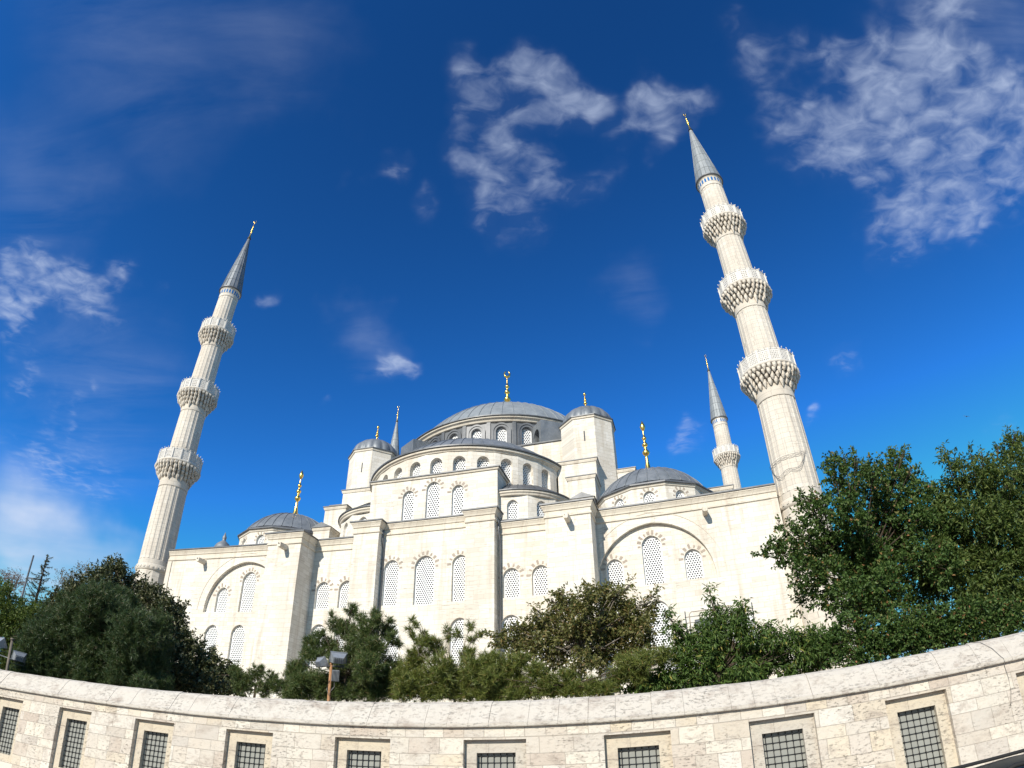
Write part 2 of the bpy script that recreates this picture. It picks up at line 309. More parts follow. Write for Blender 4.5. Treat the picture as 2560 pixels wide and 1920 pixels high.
# ------------------------------------------------------------------ mesh helpers
class MB:
    def __init__(self):
        self.v, self.f, self.sm = [], [], []
    def add(self, vs, fs, smooth=False):
        o = len(self.v)
        self.v += [tuple(p) for p in vs]
        self.f += [tuple(i + o for i in f) for f in fs]
        self.sm += [smooth] * len(fs)
    def box(self, x0, x1, y0, y1, z0, z1, T=None):
        vs = [Vector(p) for p in ((x0, y0, z0), (x1, y0, z0), (x1, y1, z0), (x0, y1, z0), (x0, y0, z1), (x1, y0, z1), (x1, y1, z1), (x0, y1, z1))]
        if T: vs = [T @ p for p in vs]
        self.add(vs, [(0, 3, 2, 1), (4, 5, 6, 7), (0, 1, 5, 4), (1, 2, 6, 5), (2, 3, 7, 6), (3, 0, 4, 7)])
    def tube(self, pts, radii, n=8, smooth=True, cap=True):
        pts = [Vector(p) for p in pts]
        if isinstance(radii, (int, float)): radii = [radii] * len(pts)
        rings = []
        up = Vector((0, 0, 1))
        for i, p in enumerate(pts):
            d = (pts[min(i + 1, len(pts) - 1)] - pts[max(i - 1, 0)])
            d = d.normalized() if d.length > 1e-9 else up
            a = d.cross(up)
            a = a.normalized() if a.length > 1e-3 else Vector((1, 0, 0))
            b = d.cross(a).normalized()
            rings.append([p + radii[i] * (math.cos(2 * math.pi * k / n) * a + math.sin(2 * math.pi * k / n) * b) for k in range(n)])
        vs = [q for r in rings for q in r]
        fs = [(i * n + k, i * n + (k + 1) % n, (i + 1) * n + (k + 1) % n, (i + 1) * n + k) for i in range(len(pts) - 1) for k in range(n)]
        if cap: fs += [tuple(range(n))[::-1], tuple((len(pts) - 1) * n + k for k in range(n))]
        self.add(vs, fs, smooth)
    def lathe(self, prof, n=48, c=(0, 0), a0=0.0, a1=2 * math.pi, smooth=True, rfun=None):
        """revolve (radius, z) points about the vertical through c"""
        full = abs(a1 - a0 - 2 * math.pi) < 1e-6
        m = n if full else n + 1
        vs = []
        for r, z in prof:
            for k in range(m):
                a = a0 + (a1 - a0) * k / n
                rr = r * (rfun(a, r, z) if rfun else 1.0)
                vs.append((c[0] + rr * math.cos(a), c[1] + rr * math.sin(a), z))
        fs = []
        for i in range(len(prof) - 1):
            for k in range(n):
                k2 = (k + 1) % m
                fs.append((i * m + k, i * m + k2, (i + 1) * m + k2, (i + 1) * m + k))
        self.add(vs, fs, smooth)
    def panel(self, outer, holes, T=None, depth=0.3, back=False):
        """upright sheet of (x, z) outline with holes, jambs going inward (+y); depth: one number or one per hole"""
        pts, es = [], []
        for lp in [outer] + list(holes):
            o = len(pts); n = len(lp)
            pts += [Vector((x, z)) for x, z in lp]
            es += [(o + i, o + (i + 1) % n) for i in range(n)]
        ov, _, of, _, _, _ = delaunay_2d_cdt(pts, es, [], 0, 1e-6)
        def inside(p, lp):
            c = False; j = len(lp) - 1
            for i in range(len(lp)):
                if (lp[i][1] > p[1]) != (lp[j][1] > p[1]) and p[0] < (lp[j][0] - lp[i][0]) * (p[1] - lp[i][1]) / (lp[j][1] - lp[i][1]) + lp[i][0]: c = not c
                j = i
            return c
        vs = [Vector((p.x, 0, p.y)) for p in ov]
        fs = []
        boxes = [(min(x for x, z in h), max(x for x, z in h), min(z for x, z in h), max(z for x, z in h)) for h in holes]
        for f in of:
            c = (sum(ov[i].x for i in f) / 3, sum(ov[i].y for i in f) / 3)
            if not inside(c, outer): continue
            if any(bx[0] < c[0] < bx[1] and bx[2] < c[1] < bx[3] and inside(c, h) for bx, h in zip(boxes, holes)): continue
            ar = (ov[f[1]].x - ov[f[0]].x) * (ov[f[2]].y - ov[f[0]].y) - (ov[f[2]].x - ov[f[0]].x) * (ov[f[1]].y - ov[f[0]].y)
            fs.append(tuple(f) if ar > 0 else tuple(f)[::-1])
        if T: vs = [T @ p for p in vs]
        self.add(vs, fs)
        for i, hl in enumerate(holes):
            dd = depth[i] if isinstance(depth, (list, tuple)) else depth
            if dd <= 0: continue
            n = len(hl)
            vs = [Vector((x, 0, z)) for x, z in hl] + [Vector((x, dd, z)) for x, z in hl]
            if T: vs = [T @ p for p in vs]
            self.add(vs, [(k, (k + 1) % n, n + (k + 1) % n, n + k) for k in range(n)])
    def build(self, name, mat, parent=None, loc=None, rz=None):
        me = bpy.data.meshes.new(name)
        me.from_pydata(self.v, [], self.f)
        me.polygons.foreach_set('use_smooth', self.sm)
        me.materials.append(mat)
        me.update()
        return link(name, me, parent, loc, rz)

def link(name, me, parent=None, loc=None, rz=None):
    o = bpy.data.objects.new(name, me); COL.objects.link(o)
    if parent is not None: o.parent = parent
    if loc is not None: o.location = loc
    if rz is not None: o.rotation_euler = (0, 0, rz)
    return o

def tag(o, label=None, cat=None, group=None, kind=None):
    for k, v in (('label', label), ('category', cat), ('group', group), ('kind', kind)):
        if v: o[k] = v
    return o

def empty(name, loc=(0, 0, 0), rz=0.0):
    o = bpy.data.objects.new(name, None); COL.objects.link(o)
    o.empty_display_size = 0.3; o.location = loc; o.rotation_euler = (0, 0, rz)
    return o

def copy_tree(o, parent=None):
    c = o.copy(); COL.objects.link(c); c.parent = parent
    for ch in list(o.children): copy_tree(ch, c)
    return c

def arch(w, z0, ztop, cx=0.0, n=9, k=1.12):
    """pointed-arch outline, counter-clockwise seen from the front"""
    h = w / 2; rise = min(k * h, (ztop - z0) * 0.95)
    kk = rise / h
    c = (kk * kk - 1) * h / 2 if kk > 1 else 0.0
    R = h + c
    zs = ztop - rise
    pts = [(cx - h, z0), (cx + h, z0)]
    amax = math.asin(min(1.0, rise / R)) if kk > 1 else math.pi / 2
    for i in range(n + 1):
        a = amax * i / n
        y = math.sin(a) * (R if kk > 1 else rise)
        pts.append((cx - c + R * math.cos(a), zs + y))
    left = [(2 * cx - x, z) for x, z in pts[2:-1]][::-1]
    return pts + left

def rect(x0, x1, z0, z1):
    return [(x0, z0), (x1, z0), (x1, z1), (x0, z1)]

def TR(x, y, z, a=0.0):
    return Matrix.Translation((x, y, z)) @ Matrix.Rotation(a, 4, 'Z')

# ------------------------------------------------------------------ the mosque (own frame: x along the facade, y inward)
CX, CY = 29.5, 22.5
M_ANG = math.radians(-15.3926)
M_ORG = (-35.054, 56.411, 0.0)
mosque = empty('mosque', M_ORG, M_ANG)
tag(mosque, 'pale limestone domed mosque with grey lead roofs rising behind the trees', 'mosque')
ST, CST, LEAD, LP, LD = M['stone'], M['cornice_stone'], M['lead'], M['lead_pale'], M['lead_dark']

_win_cache = {}
def window_meshes(w, h, k, sp):
    key = (round(w, 2), round(h, 2), k, sp)
    if key in _win_cache: return _win_cache[key]
    out = arch(w, 0, h, 0, 8, k)
    def inside(x, z, m):
        if z < m or abs(x) > w / 2 - m: return False
        # distance to the arch by testing the shrunken outline
        pts = arch(w - 2 * m, m, h - m * 1.1, 0, 8, k)
        c = False; j = len(pts) - 1
        for i in range(len(pts)):
            if (pts[i][1] > z) != (pts[j][1] > z) and x < (pts[j][0] - pts[i][0]) * (z - pts[i][1]) / (pts[j][1] - pts[i][1]) + pts[i][0]: c = not c
            j = i
        return c
    holes = []
    r = sp * 0.355
    rows = int(h / (sp * 0.866)) + 2
    nx = int((w / 2) / sp) + 1
    for j in range(rows):
        for i in range(-nx, nx + 1):
            x = (i + (0.5 if j % 2 else 0.0)) * sp; z = 0.08 + r + j * sp * 0.866
            if inside(x, z, r + 0.05):
                holes.append([(x + r * math.cos(math.pi / 6 + math.pi / 3 * q), z + r * math.sin(math.pi / 6 + math.pi / 3 * q)) for q in range(6)])
    mb = MB(); mb.panel(out, holes, None, 0.06)
    me = bpy.data.meshes.new('window'); me.from_pydata(mb.v, [], mb.f); me.materials.append(M['lattice'])
    gb = MB(); gb.panel(out, [], TR(0, 0.07, 0), 0)
    ge = bpy.data.meshes.new('pane'); ge.from_pydata(gb.v, [], gb.f); ge.materials.append(M['pane'])
    # alternate brown stones round the head of the arch
    vb = MB(); hh = w / 2; zs = h - k * hh
    m = 7 if w < 1.0 else (8 if w < 1.4 else 10)
    for i in range(m):
        a = math.pi * (i + 0.02) / (m - 1 + 0.04)
        for sgn in (1,):
            ca, sa = math.cos(a), math.sin(a)
            bx, bz = hh * ca * 1.02, zs + k * hh * sa * 1.0
            t = Vector((-sa, 0, ca)) * (0.062 + 0.016 * ((i * 7) % 3)) * (1.0 if w > 1.0 else 0.85)
            o = Vector((ca, 0, sa)) * (0.22 + 0.06 * ((i * 5) % 3)) * (1.0 if w > 1.0 else 0.8)
            p = Vector((bx, 0, bz)) + Vector((ca, 0, sa)) * 0.05
            q = [p - t, p + t, p + o + t * 1.15, p + o - t * 1.15]
            b0 = len(vb.v)
            vb.add([v + Vector((0, -0.012, 0)) for v in q] + [v + Vector((0, 0.02, 0)) for v in q], [(0, 1, 2, 3), (0, 4, 5, 1), (1, 5, 6, 2), (2, 6, 7, 3), (3, 7, 4, 0)])
            if i: vb.f.append((b0 - 8 + 5, b0 + 4, b0 + 7, b0 - 8 + 6)); vb.sm.append(False)   # bedding joint hidden behind the wall face
    ve = bpy.data.meshes.new('brick_trim'); ve.from_pydata(vb.v, [], vb.f); ve.materials.append(M['red_stone'])
    _win_cache[key] = (me, ge, ve)
    return _win_cache[key]

def add_window(T, x, z0, w, h, depth, k=1.12, sp=0.185, stones=True):
    """lattice window in an opening of a wall whose face is the y = 0 plane of T"""
    me, ge, ve = window_meshes(w, h, k, sp)
    p = T @ Vector((x, depth, z0))
    a = T.to_euler().z
    wo_ = link('window', me, mosque, p, a)
    link('pane', ge, wo_)
    if stones: link('brick_trim', ve, wo_, (0, -depth, 0))
    return wo_

def hole(x, z0, w, h, k=1.12):
    return arch(w, z0, z0 + h, x, 8, k)

ZT, ZB = 20.12, 2.0
WD = 0.22
# --- main facade walls: (x0, x1, plane y, top, [(x, z0, w, h, stones)])
def facade(x0, x1, y, ztop, wins, arch_rec=None):
    mb = MB()
    T = TR(0, y, 0)
    if arch_rec is None:
        mb.panel(rect(x0, x1, ZB, ztop), [hole(x, z, w, h) for x, z, w, h, s in wins], T, 0.42)
        for x, z, w, h, s in wins: add_window(T, x, z, w, h, WD, stones=s)
    else:
        acx, aw, az0, azt = arch_rec
        big = arch(aw, az0, azt, acx, 16, 1.1)
        low = [q for q in wins if q[1] + q[3] < az0]
        up = [q for q in wins if q[1] + q[3] >= az0]
        rd = 0.34
        mb.panel(rect(x0, x1, ZB, ztop), [big] + [hole(x, z, w, h) for x, z, w, h, s in low], T, [rd] + [0.42] * len(low))
        T2 = TR(0, y + rd, 0)
        mb.panel(arch(aw + 0.02, az0 - 0.01, azt + 0.01, acx, 16, 1.1), [hole(x, z, w, h) for x, z, w, h, s in up], T2, 0.42)
        for x, z, w, h, s in low: add_window(T, x, z, w, h, WD, stones=s)
        for x, z, w, h, s in up: add_window(T2, x, z, w, h, WD, stones=s)
    mb.build('wall', ST, mosque)
    return mb

LOW = 9.5
facade(2.85, 16.22, -1.0, ZT, [(9.98, 14.25, 1.3, 2.28, True), (12.75, 14.25, 1.5, 3.64, True), (15.5, 14.25, 1.3, 2.28, True),
        (9.72, LOW, 1.5, 3.55, False), (12.66, LOW, 1.5, 3.55, False), (15.55, LOW, 1.5, 3.4, False)], (12.5, 8.3, 14.16, 18.7))
facade(19.46, 23.6, -1.0, ZT, [(20.62, 14.28, 1.28, 2.27, True), (22.78, 14.28, 1.32, 2.27, True), (20.6, LOW, 1.5, 3.52, False), (22.8, LOW, 1.5, 3.52, False)])
facade(25.86, 33.15, -1.15, 21.0, [(26.75, 14.25, 1.28, 3.7, True), (29.57, 14.18, 1.66, 3.9, True), (32.45, 14.25, 1.28, 3.64, True),
        (27.0, LOW, 1.5, 3.5, False), (32.5, LOW, 1.5, 3.52, False)])
facade(35.4, 39.54, -1.0, ZT, [(36.38, 14.26, 1.28, 2.27, True), (38.58, 14.26, 1.32, 2.27, True), (36.3, LOW, 1.55, 3.5, False), (38.6, LOW, 1.5, 3.5, False)])
facade(42.8, 56.05, -1.0, ZT, [(43.9, 14.2, 1.22, 2.24, True), (46.65, 14.22, 1.42, 3.65, True), (49.45, 14.2, 1.22, 2.25, True),
        (43.95, LOW, 1.5, 3.5, False), (46.65, LOW, 1.5, 3.5, False)], (46.75, 8.3, 14.16, 18.7))

# thin raised line of outer arch stones over the two big blind arches
for acx in (12.5, 46.75):
    mb = MB()
    for s0, s1, pr in ((0.72, 0.78, 0.03),):
        a_in = arch(8.3 + 2 * s0, 14.16, 18.7 + s0, acx, 16, 1.1)[2:]
        a_out = arch(8.3 + 2 * s1, 14.16, 18.7 + s1, acx, 16, 1.1)[2:]
        n = len(a_in)
        vs = [(x, -1.0 - pr, z) for x, z in a_in] + [(x, -1.0 - pr, z) for x, z in a_out] + [(x, -0.99, z) for x, z in a_in] + [(x, -0.99, z) for x, z in a_out]
        fs = []
        for i in range(n - 1):
            fs += [(i, i + 1, n + i + 1, n + i), (i, 2 * n + i, 2 * n + i + 1, i + 1), (n + i, n + i + 1, 3 * n + i + 1, 3 * n + i)]
        mb.add(vs, fs)
    mb.build('arch_moulding', CST, mosque)

# --- buttresses
def buttress(x0, x1, y0, y1, z1):
    mb = MB(); mb.box(x0, x1, y0, y1, ZB, z1)
    o = mb.build('buttress', ST, mosque)
    return o
b1 = buttress(16.2, 19.46, -3.2, -0.7, ZT)
b4 = buttress(39.54, 42.8, -3.2, -0.7, ZT)
b2 = buttress(23.6, 25.86, -2.0, -0.8, 21.0)
b3 = buttress(33.15, 35.4, -2.0, -0.8, 21.0)

# --- cornices run along a plan line, mitred at the corners
PROF = [(0.0, -0.98), (0.09, -0.95), (0.10, -0.83), (0.03, -0.78), (0.03, -0.50), (0.10, -0.46), (0.13, -0.34), (0.22, -0.16), (0.25, -0.14), (0.25, 0.0)]
CAP = [(0.25, -0.02), (0.33, -0.03), (0.33, 0.075), (-0.55, 0.18)]
def run(path, ztop, prof, name, mat, parent=None):
    path = [Vector((x, y, 0)) for x, y in path]
    nrm = []
    for i in range(len(path) - 1):
        d = (path[i + 1] - path[i]).normalized(); nrm.append(Vector((d.y, -d.x, 0)))
    offs = []
    for i in range(len(path)):
        if i == 0: o = nrm[0]
        elif i == len(path) - 1: o = nrm[-1]
        else: o = nrm[i - 1] + nrm[i] if nrm[i - 1].dot(nrm[i]) < 0.5 else nrm[i]
        offs.append(o)
    vs, fs = [], []
    m = len(prof)
    for p, o in zip(path, offs):
        for q, z in prof: vs.append(p + o * q + Vector((0, 0, ztop + z)))
    for i in range(len(path) - 1):
        for j in range(m - 1):
            fs.append((i * m + j, (i + 1) * m + j, (i + 1) * m + j + 1, i * m + j + 1))
    fs += [tuple(range(m))[::-1], tuple((len(path) - 1) * m + j for j in range(m))]
    mb = MB(); mb.add(vs, fs)
    return mb.build(name, mat, parent or mosque)
R1 = [(2.85, -1.0), (16.2, -1.0), (16.2, -3.2), (19.46, -3.2), (19.46, -1.0), (23.6, -1.0)]
R2 = [(23.6, -0.6), (23.6, -2.0), (25.86, -2.0), (25.86, -1.15), (33.15, -1.15), (33.15, -2.0), (35.4, -2.0), (35.4, -0.6)]
R3 = [(35.4, -1.0), (39.54, -1.0), (39.54, -3.2), (42.8, -3.2), (42.8, -1.0), (56.05, -1.0)]
for pth, zt in ((R1, ZT), (R2, 21.0), (R3, ZT)):
    run(pth, zt, PROF, 'cornice', CST)
    run(pth, zt, CAP, 'lead_edge', LD)
# low lead roofs over the buttresses and the hall
mb = MB()
for x0, x1, y0, y1, z in ((16.2, 19.46, -3.2, -0.9, ZT), (39.54, 42.8, -3.2, -0.9, ZT), (23.6, 25.86, -2.0, -0.3, 21.0), (33.15, 35.4, -2.0, -0.3, 21.0), (25.86, 33.15, -1.15, -0.3, 21.0)):
    mb.box(x0 + 0.2, x1 - 0.2, y0 + 0.2, y1, z - 0.2, z + 0.12)
mb.box(2.9, 56.0, -0.9, 46.0, ZT - 0.3, ZT + 0.02)
mb.build('roof', LEAD, mosque)
# plain far sides of the hall
mb = MB()
mb.box(2.85, 3.3, -0.98, 46.0, ZB, ZT - 0.31); mb.box(55.6, 56.05, -0.98, 46.0, ZB, ZT - 0.31); mb.box(3.3, 55.6, 45.5, 46.0, ZB, ZT - 0.31)
mb.box(23.62, 35.38, -0.98, -0.6, 20.0, 20.99)
mb.build('wall', ST, mosque)
# corner strips framing the two wings
for x0, x1, xf in ((2.85, 3.35, 3.9), (55.55, 56.05, 54.9)):
    mb = MB(); mb.box(x0, x1, -1.09, -0.995, ZB, 19.1); mb.build('corner_strip', CST, mosque)
# stone water spouts
for x, y in ((7.5, -1.0), (18.04, -3.2), (41.2, -3.2), (50.75, -1.0)):
    mb = MB()
    T = TR(x, y, 18.72)
    prof = [(-0.19, 0.0), (-0.12, -0.10), (0.12, -0.10), (0.19, 0.0), (0.19, 0.30), (0.10, 0.30), (0.08, 0.12), (-0.08, 0.12), (-0.10, 0.30), (-0.19, 0.30)]
    n = len(prof)
    for L_, s in ((0.0, 1.0), ):
        vs = [T @ Vector((px_, 0.2, pz)) for px_, pz in prof] + [T @ Vector((px_ * 0.92, -1.05, pz * 0.92 - 0.03)) for px_, pz in prof]
        mb.add(vs, [(i, (i + 1) % n, n + (i + 1) % n, n + i) for i in range(n)] + [tuple(range(n, 2 * n))])
    mb.box(-0.17, 0.17, -0.015, 0.05, 0.28, 0.60, T)
    mb.build('water_spout', CST, mosque)
# rain pipes beside the middle buttresses
for x, z1 in ((35.62, 20.2), (26.02, 20.4)):
    mb = MB()
    mb.tube([(x - 0.05, -1.45, z1), (x - 0.05, -1.45, z1 - 0.9), (x, -1.2, z1 - 1.5), (x, -1.2, ZB)], 0.075, 8)
    mb.build('rain_pipe', LD, mosque)

# --- attic block over the middle bay
AY = -0.2
mb = MB()
AT = [(27.36, 21.35, 1.05, 2.95), (29.56, 21.35, 1.22, 3.5), (31.75, 21.35, 1.05, 2.93)]
T = TR(0, AY, 0)
mb.panel(rect(23.85, 35.1, 19.5, 25.32), [hole(*q) for q in AT], T, 0.42)
mb.box(23.85, 35.1, AY + 0.44, 6.5, 19.5, 25.3)
vs = [(23.85, AY, 19.5), (23.85, AY + 0.44, 19.5), (23.85, AY + 0.44, 25.32), (23.85, AY, 25.32)]
mb.add(vs, [(0, 1, 2, 3)]); mb.add([(35.1, y, z) for x, y, z in vs], [(3, 2, 1, 0)])
mb.build('attic', ST, mosque)
for q in AT: add_window(T, *q, WD, sp=0.215)
run([(23.85, 6.0), (23.85, AY), (35.1, AY), (35.1, 6.0)], 25.42, [(0.0, -0.22), (0.10, -0.20), (0.14, -0.06), (0.14, 0.0)], 'cornice', CST)
run([(23.85, 6.0), (23.85, AY), (35.1, AY), (35.1, 6.0)], 25.42, [(0.13, -0.02), (0.22, -0.03), (0.22, 0.07), (-0.6, 0.14)], 'lead_edge', LD)

# --- polygonal drum of flat bays with one arched window each
def drum(c, apothem, bays, bw, z0, z1, win, depth, mat, sp=0.15, k=1.1, stones=False, name='drum', blind=()):
    mb = MB()
    for i, a in enumerate(bays):
        T = TR(c[0] + apothem * math.cos(a), c[1] + apothem * math.sin(a), 0, a + math.pi / 2)
        zz, w, h = win
        hl = [] if i in blind else [hole(0, zz, w, h, k)]
        mb.panel(rect(-bw / 2, bw / 2, z0, z1), hl, T, depth + 0.1)
        if hl: add_window(T, 0, zz, w, h, depth, k, sp, stones)
    return mb.build(name, mat, mosque)

def ring(c, prof, n, name, mat, a0=0.0, a1=2 * math.pi, smooth=False):
    mb = MB(); mb.lathe(prof, n, c, a0, a1, smooth); return mb.build(name, mat, mosque)

def dome_cap(c, r0, z0, R, n, a0=0.0, a1=2 * math.pi, ribs=24, mat=None, rib_r=0.05, name='dome'):
    zc = z0 - math.sqrt(R * R - r0 * r0)
    prof = []
    amax = math.asin(r0 / R)
    for i in range(19):
        a = amax * (1 - i / 18)
        prof.append((max(R * math.sin(a), 0.001), zc + R * math.cos(a)))
    mb = MB(); mb.lathe(prof, n, c, a0, a1)
    for k in range(ribs + (0 if abs(a1 - a0 - 2 * math.pi) < 1e-6 else 1)):
        a = a0 + (a1 - a0) * k / ribs
        mb.tube([(c[0] + (r + 0.012) * math.cos(a), c[1] + (r + 0.012) * math.sin(a), z + 0.02) for r, z in prof[:-2]], rib_r, 5)
    o = mb.build(name, mat or LEAD, mosque)
    return o, zc + R

def finial(parent, x, y, z, s, h, kind='crescent'):
    """gilded finial of stacked bulbs with a crescent or leaf on top"""
    mb = MB()
    p = [(0.62, 0.0), (0.50, 0.05), (0.30, 0.12), (0.20, 0.22), (0.17, 0.30)]
    def bulb(z0, z1, r):
        return [(0.13, z0), (r * 0.75, z0 + (z1 - z0) * 0.22), (r, z0 + (z1 - z0) * 0.5), (r * 0.75, z0 + (z1 - z0) * 0.78), (0.12, z1)]
    p += bulb(0.34, 0.46, 0.42) + [(0.2, 0.475), (0.2, 0.485)] + bulb(0.50, 0.59, 0.34) + bulb(0.63, 0.70, 0.27) + [(0.09, 0.74), (0.07, 0.80)]
    mb.lathe([(r * s, z + q * h) for r, q in p], 16, (x, y))
    if kind == 'crescent':
        R = 0.06 * h
        mb.tube([(x, y, z + 0.79 * h), (x, y, z + 0.88 * h)], 0.07 * s, 6)
        cz = z + 0.87 * h + R
        pts, rad = [], []
        for i in range(15):
            a = math.radians(-250 + i * 320 / 14)
            pts.append((x + 0.75 * R * math.cos(a), y + 0.3 * R * math.cos(a), cz + R * math.sin(a))); rad.append(0.08 * s + 0.16 * s * math.sin(math.pi * i / 14))
        mb.tube(pts, [r * 0.6 for r in rad], 6)
    else:
        mb.lathe([(0.07 * s, z + 0.80 * h), (0.20 * s, z + 0.83 * h), (0.32 * s, z + 0.875 * h), (0.22 * s, z + 0.93 * h), (0.05 * s, z + 0.985 * h), (0.01 * s, z + h)], 12, (x, y))
    return mb.build('finial', M['gold'], parent)

# --- central block, main drum and dome
mb = MB(); mb.box(CX - 9.6, CX + 9.6, CY - 12.4, CY + 12.4, 19.9, 32.8); mb.build('central_block', ST, mosque)
run([(CX - 9.6, CY), (CX - 9.6, CY - 12.4), (CX + 9.6, CY - 12.4), (CX + 9.6, CY)], 32.85, [(0.0, -0.1), (0.14, -0.06), (0.16, 0.06), (-1.2, 0.3)], 'lead_edge', LD)
NB = 28
bays = [2 * math.pi * i / NB - math.pi / 2 for i in range(NB)]
front = [a for a in bays if math.sin(a) < 0.35]
backb = [a for a in bays if math.sin(a) >= 0.35]
AP = 11.9
bw = 2 * AP * math.tan(math.pi / NB) + 0.01
drum((CX, CY), AP, front, bw, 31.9, 36.6, (33.15, 1.08, 2.75), 0.28, LD, 0.23, 1.05, name='main_drum')
mb = MB()
for a in backb:
    mb.panel(rect(-bw / 2, bw / 2, 31.9, 36.6), [], TR(CX + AP * math.cos(a), CY + AP * math.sin(a), 0, a + math.pi / 2), 0)
mb.build('main_drum', LD, mosque)
for a in front:                                   # moulded lead arches and strips round each drum window
    T = TR(CX + AP * math.cos(a), CY + AP * math.sin(a), 0, a + math.pi / 2)
    mb = MB()
    for wi, wo2, pr in ((1.14, 1.62, -0.07), (1.62, 2.02, -0.15)):
        A = arch(wi, 32.9, 35.95 + (wi - 1.14) * 0.5, 0, 8, 1.03)[1:] + [(-wi / 2, 32.9)]
        B = arch(wo2, 32.9, 35.95 + (wo2 - 1.14) * 0.5, 0, 8, 1.03)[1:] + [(-wo2 / 2, 32.9)]
        n = len(A)
        vs = [T @ Vector((x, pr, z)) for x, z in A] + [T @ Vector((x, pr, z)) for x, z in B] + [T @ Vector((x, 0.01, z)) for x, z in A] + [T @ Vector((x, 0.01, z)) for x, z in B]
        fs = []
        for i in range(n - 1): fs += [(i, i + 1, n + i + 1, n + i), (i, 2 * n + i, 2 * n + i + 1, i + 1), (n + i, n + i + 1, 3 * n + i + 1, 3 * n + i)]
        mb.add(vs, fs)
    mb.build('window_moulding', LD, mosque)
for a in front:
    mb = MB()
    b_ = a + math.pi / NB
    T = TR(CX + (AP + 0.05) * math.cos(b_), CY + (AP + 0.05) * math.sin(b_), 0, b_ + math.pi / 2)
    mb.box(-0.2, 0.2, -0.12, 0.1, 32.0, 36.5, T)
    mb.build('pilaster', LD, mosque)
ring((CX, CY), [(11.95, 36.45), (12.15, 36.5), (12.25, 36.7), (12.45, 36.8), (12.5, 36.95), (12.3, 37.0)], 84, 'cornice', CST)
ring((CX, CY), [(12.4, 36.97), (12.62, 36.98), (12.62, 37.08), (11.7, 37.35)], 84, 'lead_edge', LD)
md, ztop = dome_cap((CX, CY), 11.75, 37.25, 13.5, 112, ribs=56, mat=LP, rib_r=0.045, name='main_dome')
finial(md, CX, CY, ztop - 0.15, 1.1, 51.5 - ztop + 0.15)

# --- front semi-dome with its arcade of deep windows
SCN = (CX, 10.0)
NS = 15
sb = [math.pi + math.pi * (i + 0.5) / NS for i in range(NS)]
drum(SCN, 9.72, sb, 2 * 9.72 * math.tan(math.pi / NS / 2) + 0.01, 23.6, 27.85, (24.6, 1.08, 2.72), 0.42, ST, 0.2, 1.05, name='semi_dome_drum')
ring(SCN, [(9.7, 27.7), (9.82, 27.75), (9.86, 27.85), (10.0, 27.92), (10.02, 28.1), (9.8, 28.15)], 60, 'cornice', CST, math.pi, 2 * math.pi)
ring(SCN, [(9.95, 28.12), (10.14, 28.13), (10.14, 28.26), (9.5, 28.45)], 60, 'lead_edge', LD, math.pi, 2 * math.pi)
dome_cap(SCN, 9.55, 28.4, 13.0, 72, math.pi, 2 * math.pi, 30, LEAD, 0.04, 'semi_dome')

# --- two exedras beside the attic
for sx in (-1, 1):
    c = (CX + sx * 6.0, 5.0)
    eb = [math.radians(q) for q in (-172, -142, -112, -82, -52, -22, 8)]
    if sx < 0: eb = [math.pi - a for a in eb]
    drum(c, 4.55, eb, 2 * 4.55 * math.tan(math.radians(15)) + 0.01, 19.6, 23.05, (20.95, 0.9, 1.72), 0.24, ST, 0.19, 1.15, name='exedra_drum')
    ring(c, [(4.65, 22.95), (4.78, 23.0), (4.82, 23.12), (4.92, 23.2), (4.92, 23.35), (4.7, 23.4)], 40, 'cornice', CST, math.pi * 0.98, math.pi * 2.06)
    ring(c, [(4.88, 23.36), (5.02, 23.37), (5.02, 23.46), (4.5, 23.6)], 40, 'lead_edge', LD, math.pi * 0.98, math.pi * 2.06)
    dome_cap(c, 4.6, 23.55, 6.6, 48, math.pi * 0.95, math.pi * 2.08, 20, LD, 0.035, 'exedra_dome')
    ring(c, [(5.95, 20.15), (5.2, 20.75), (4.7, 20.95)], 40, 'lead_skirt', LEAD, math.pi * 1.02, math.pi * 2.0)

# --- stepped piers and octagonal towers
def stepped(x0, x1, y0, y1, z0, z1, over=0.12, gable=False):
    mb = MB(); mb.box(x0, x1, y0, y1, z0, z1)
    mb.build('pier', ST, mosque)
    p = [(x0, y1), (x0, y0), (x1, y0), (x1, y1)]
    run(p, z1, [(0.0, -0.3), (0.06, -0.28), (0.12, -0.1), (0.12, 0.0)], 'cornice', CST)
    r = MB()
    if gable:
        xm = (x0 + x1) / 2
        r.add([(x0 - 0.2, y0 - 0.2, z1), (x1 + 0.2, y0 - 0.2, z1), (xm, y0 - 0.2, z1 + 0.5), (x0 - 0.2, y1, z1), (x1 + 0.2, y1, z1), (xm, y1, z1 + 0.5)], [(0, 1, 2), (3, 5, 4), (0, 2, 5, 3), (1, 4, 5, 2), (0, 3, 4, 1)])
    else:
        r.add([(x0 - 0.18, y0 - 0.18, z1), (x1 + 0.18, y0 - 0.18, z1), (x1 + 0.18, y1, z1), (x0 - 0.18, y1, z1)] + [(x0 - 0.18, y0 - 0.18, z1 + 0.08), (x1 + 0.18, y0 - 0.18, z1 + 0.08), (x1 + 0.18, y1, z1 + 0.08), (x0 - 0.18, y1, z1 + 0.08)] , [(0, 3, 2, 1), (4, 5, 6, 7), (0, 1, 5, 4), (1, 2, 6, 5), (2, 3, 7, 6), (3, 0, 4, 7)])
    r.build('lead_edge', LD, mosque)
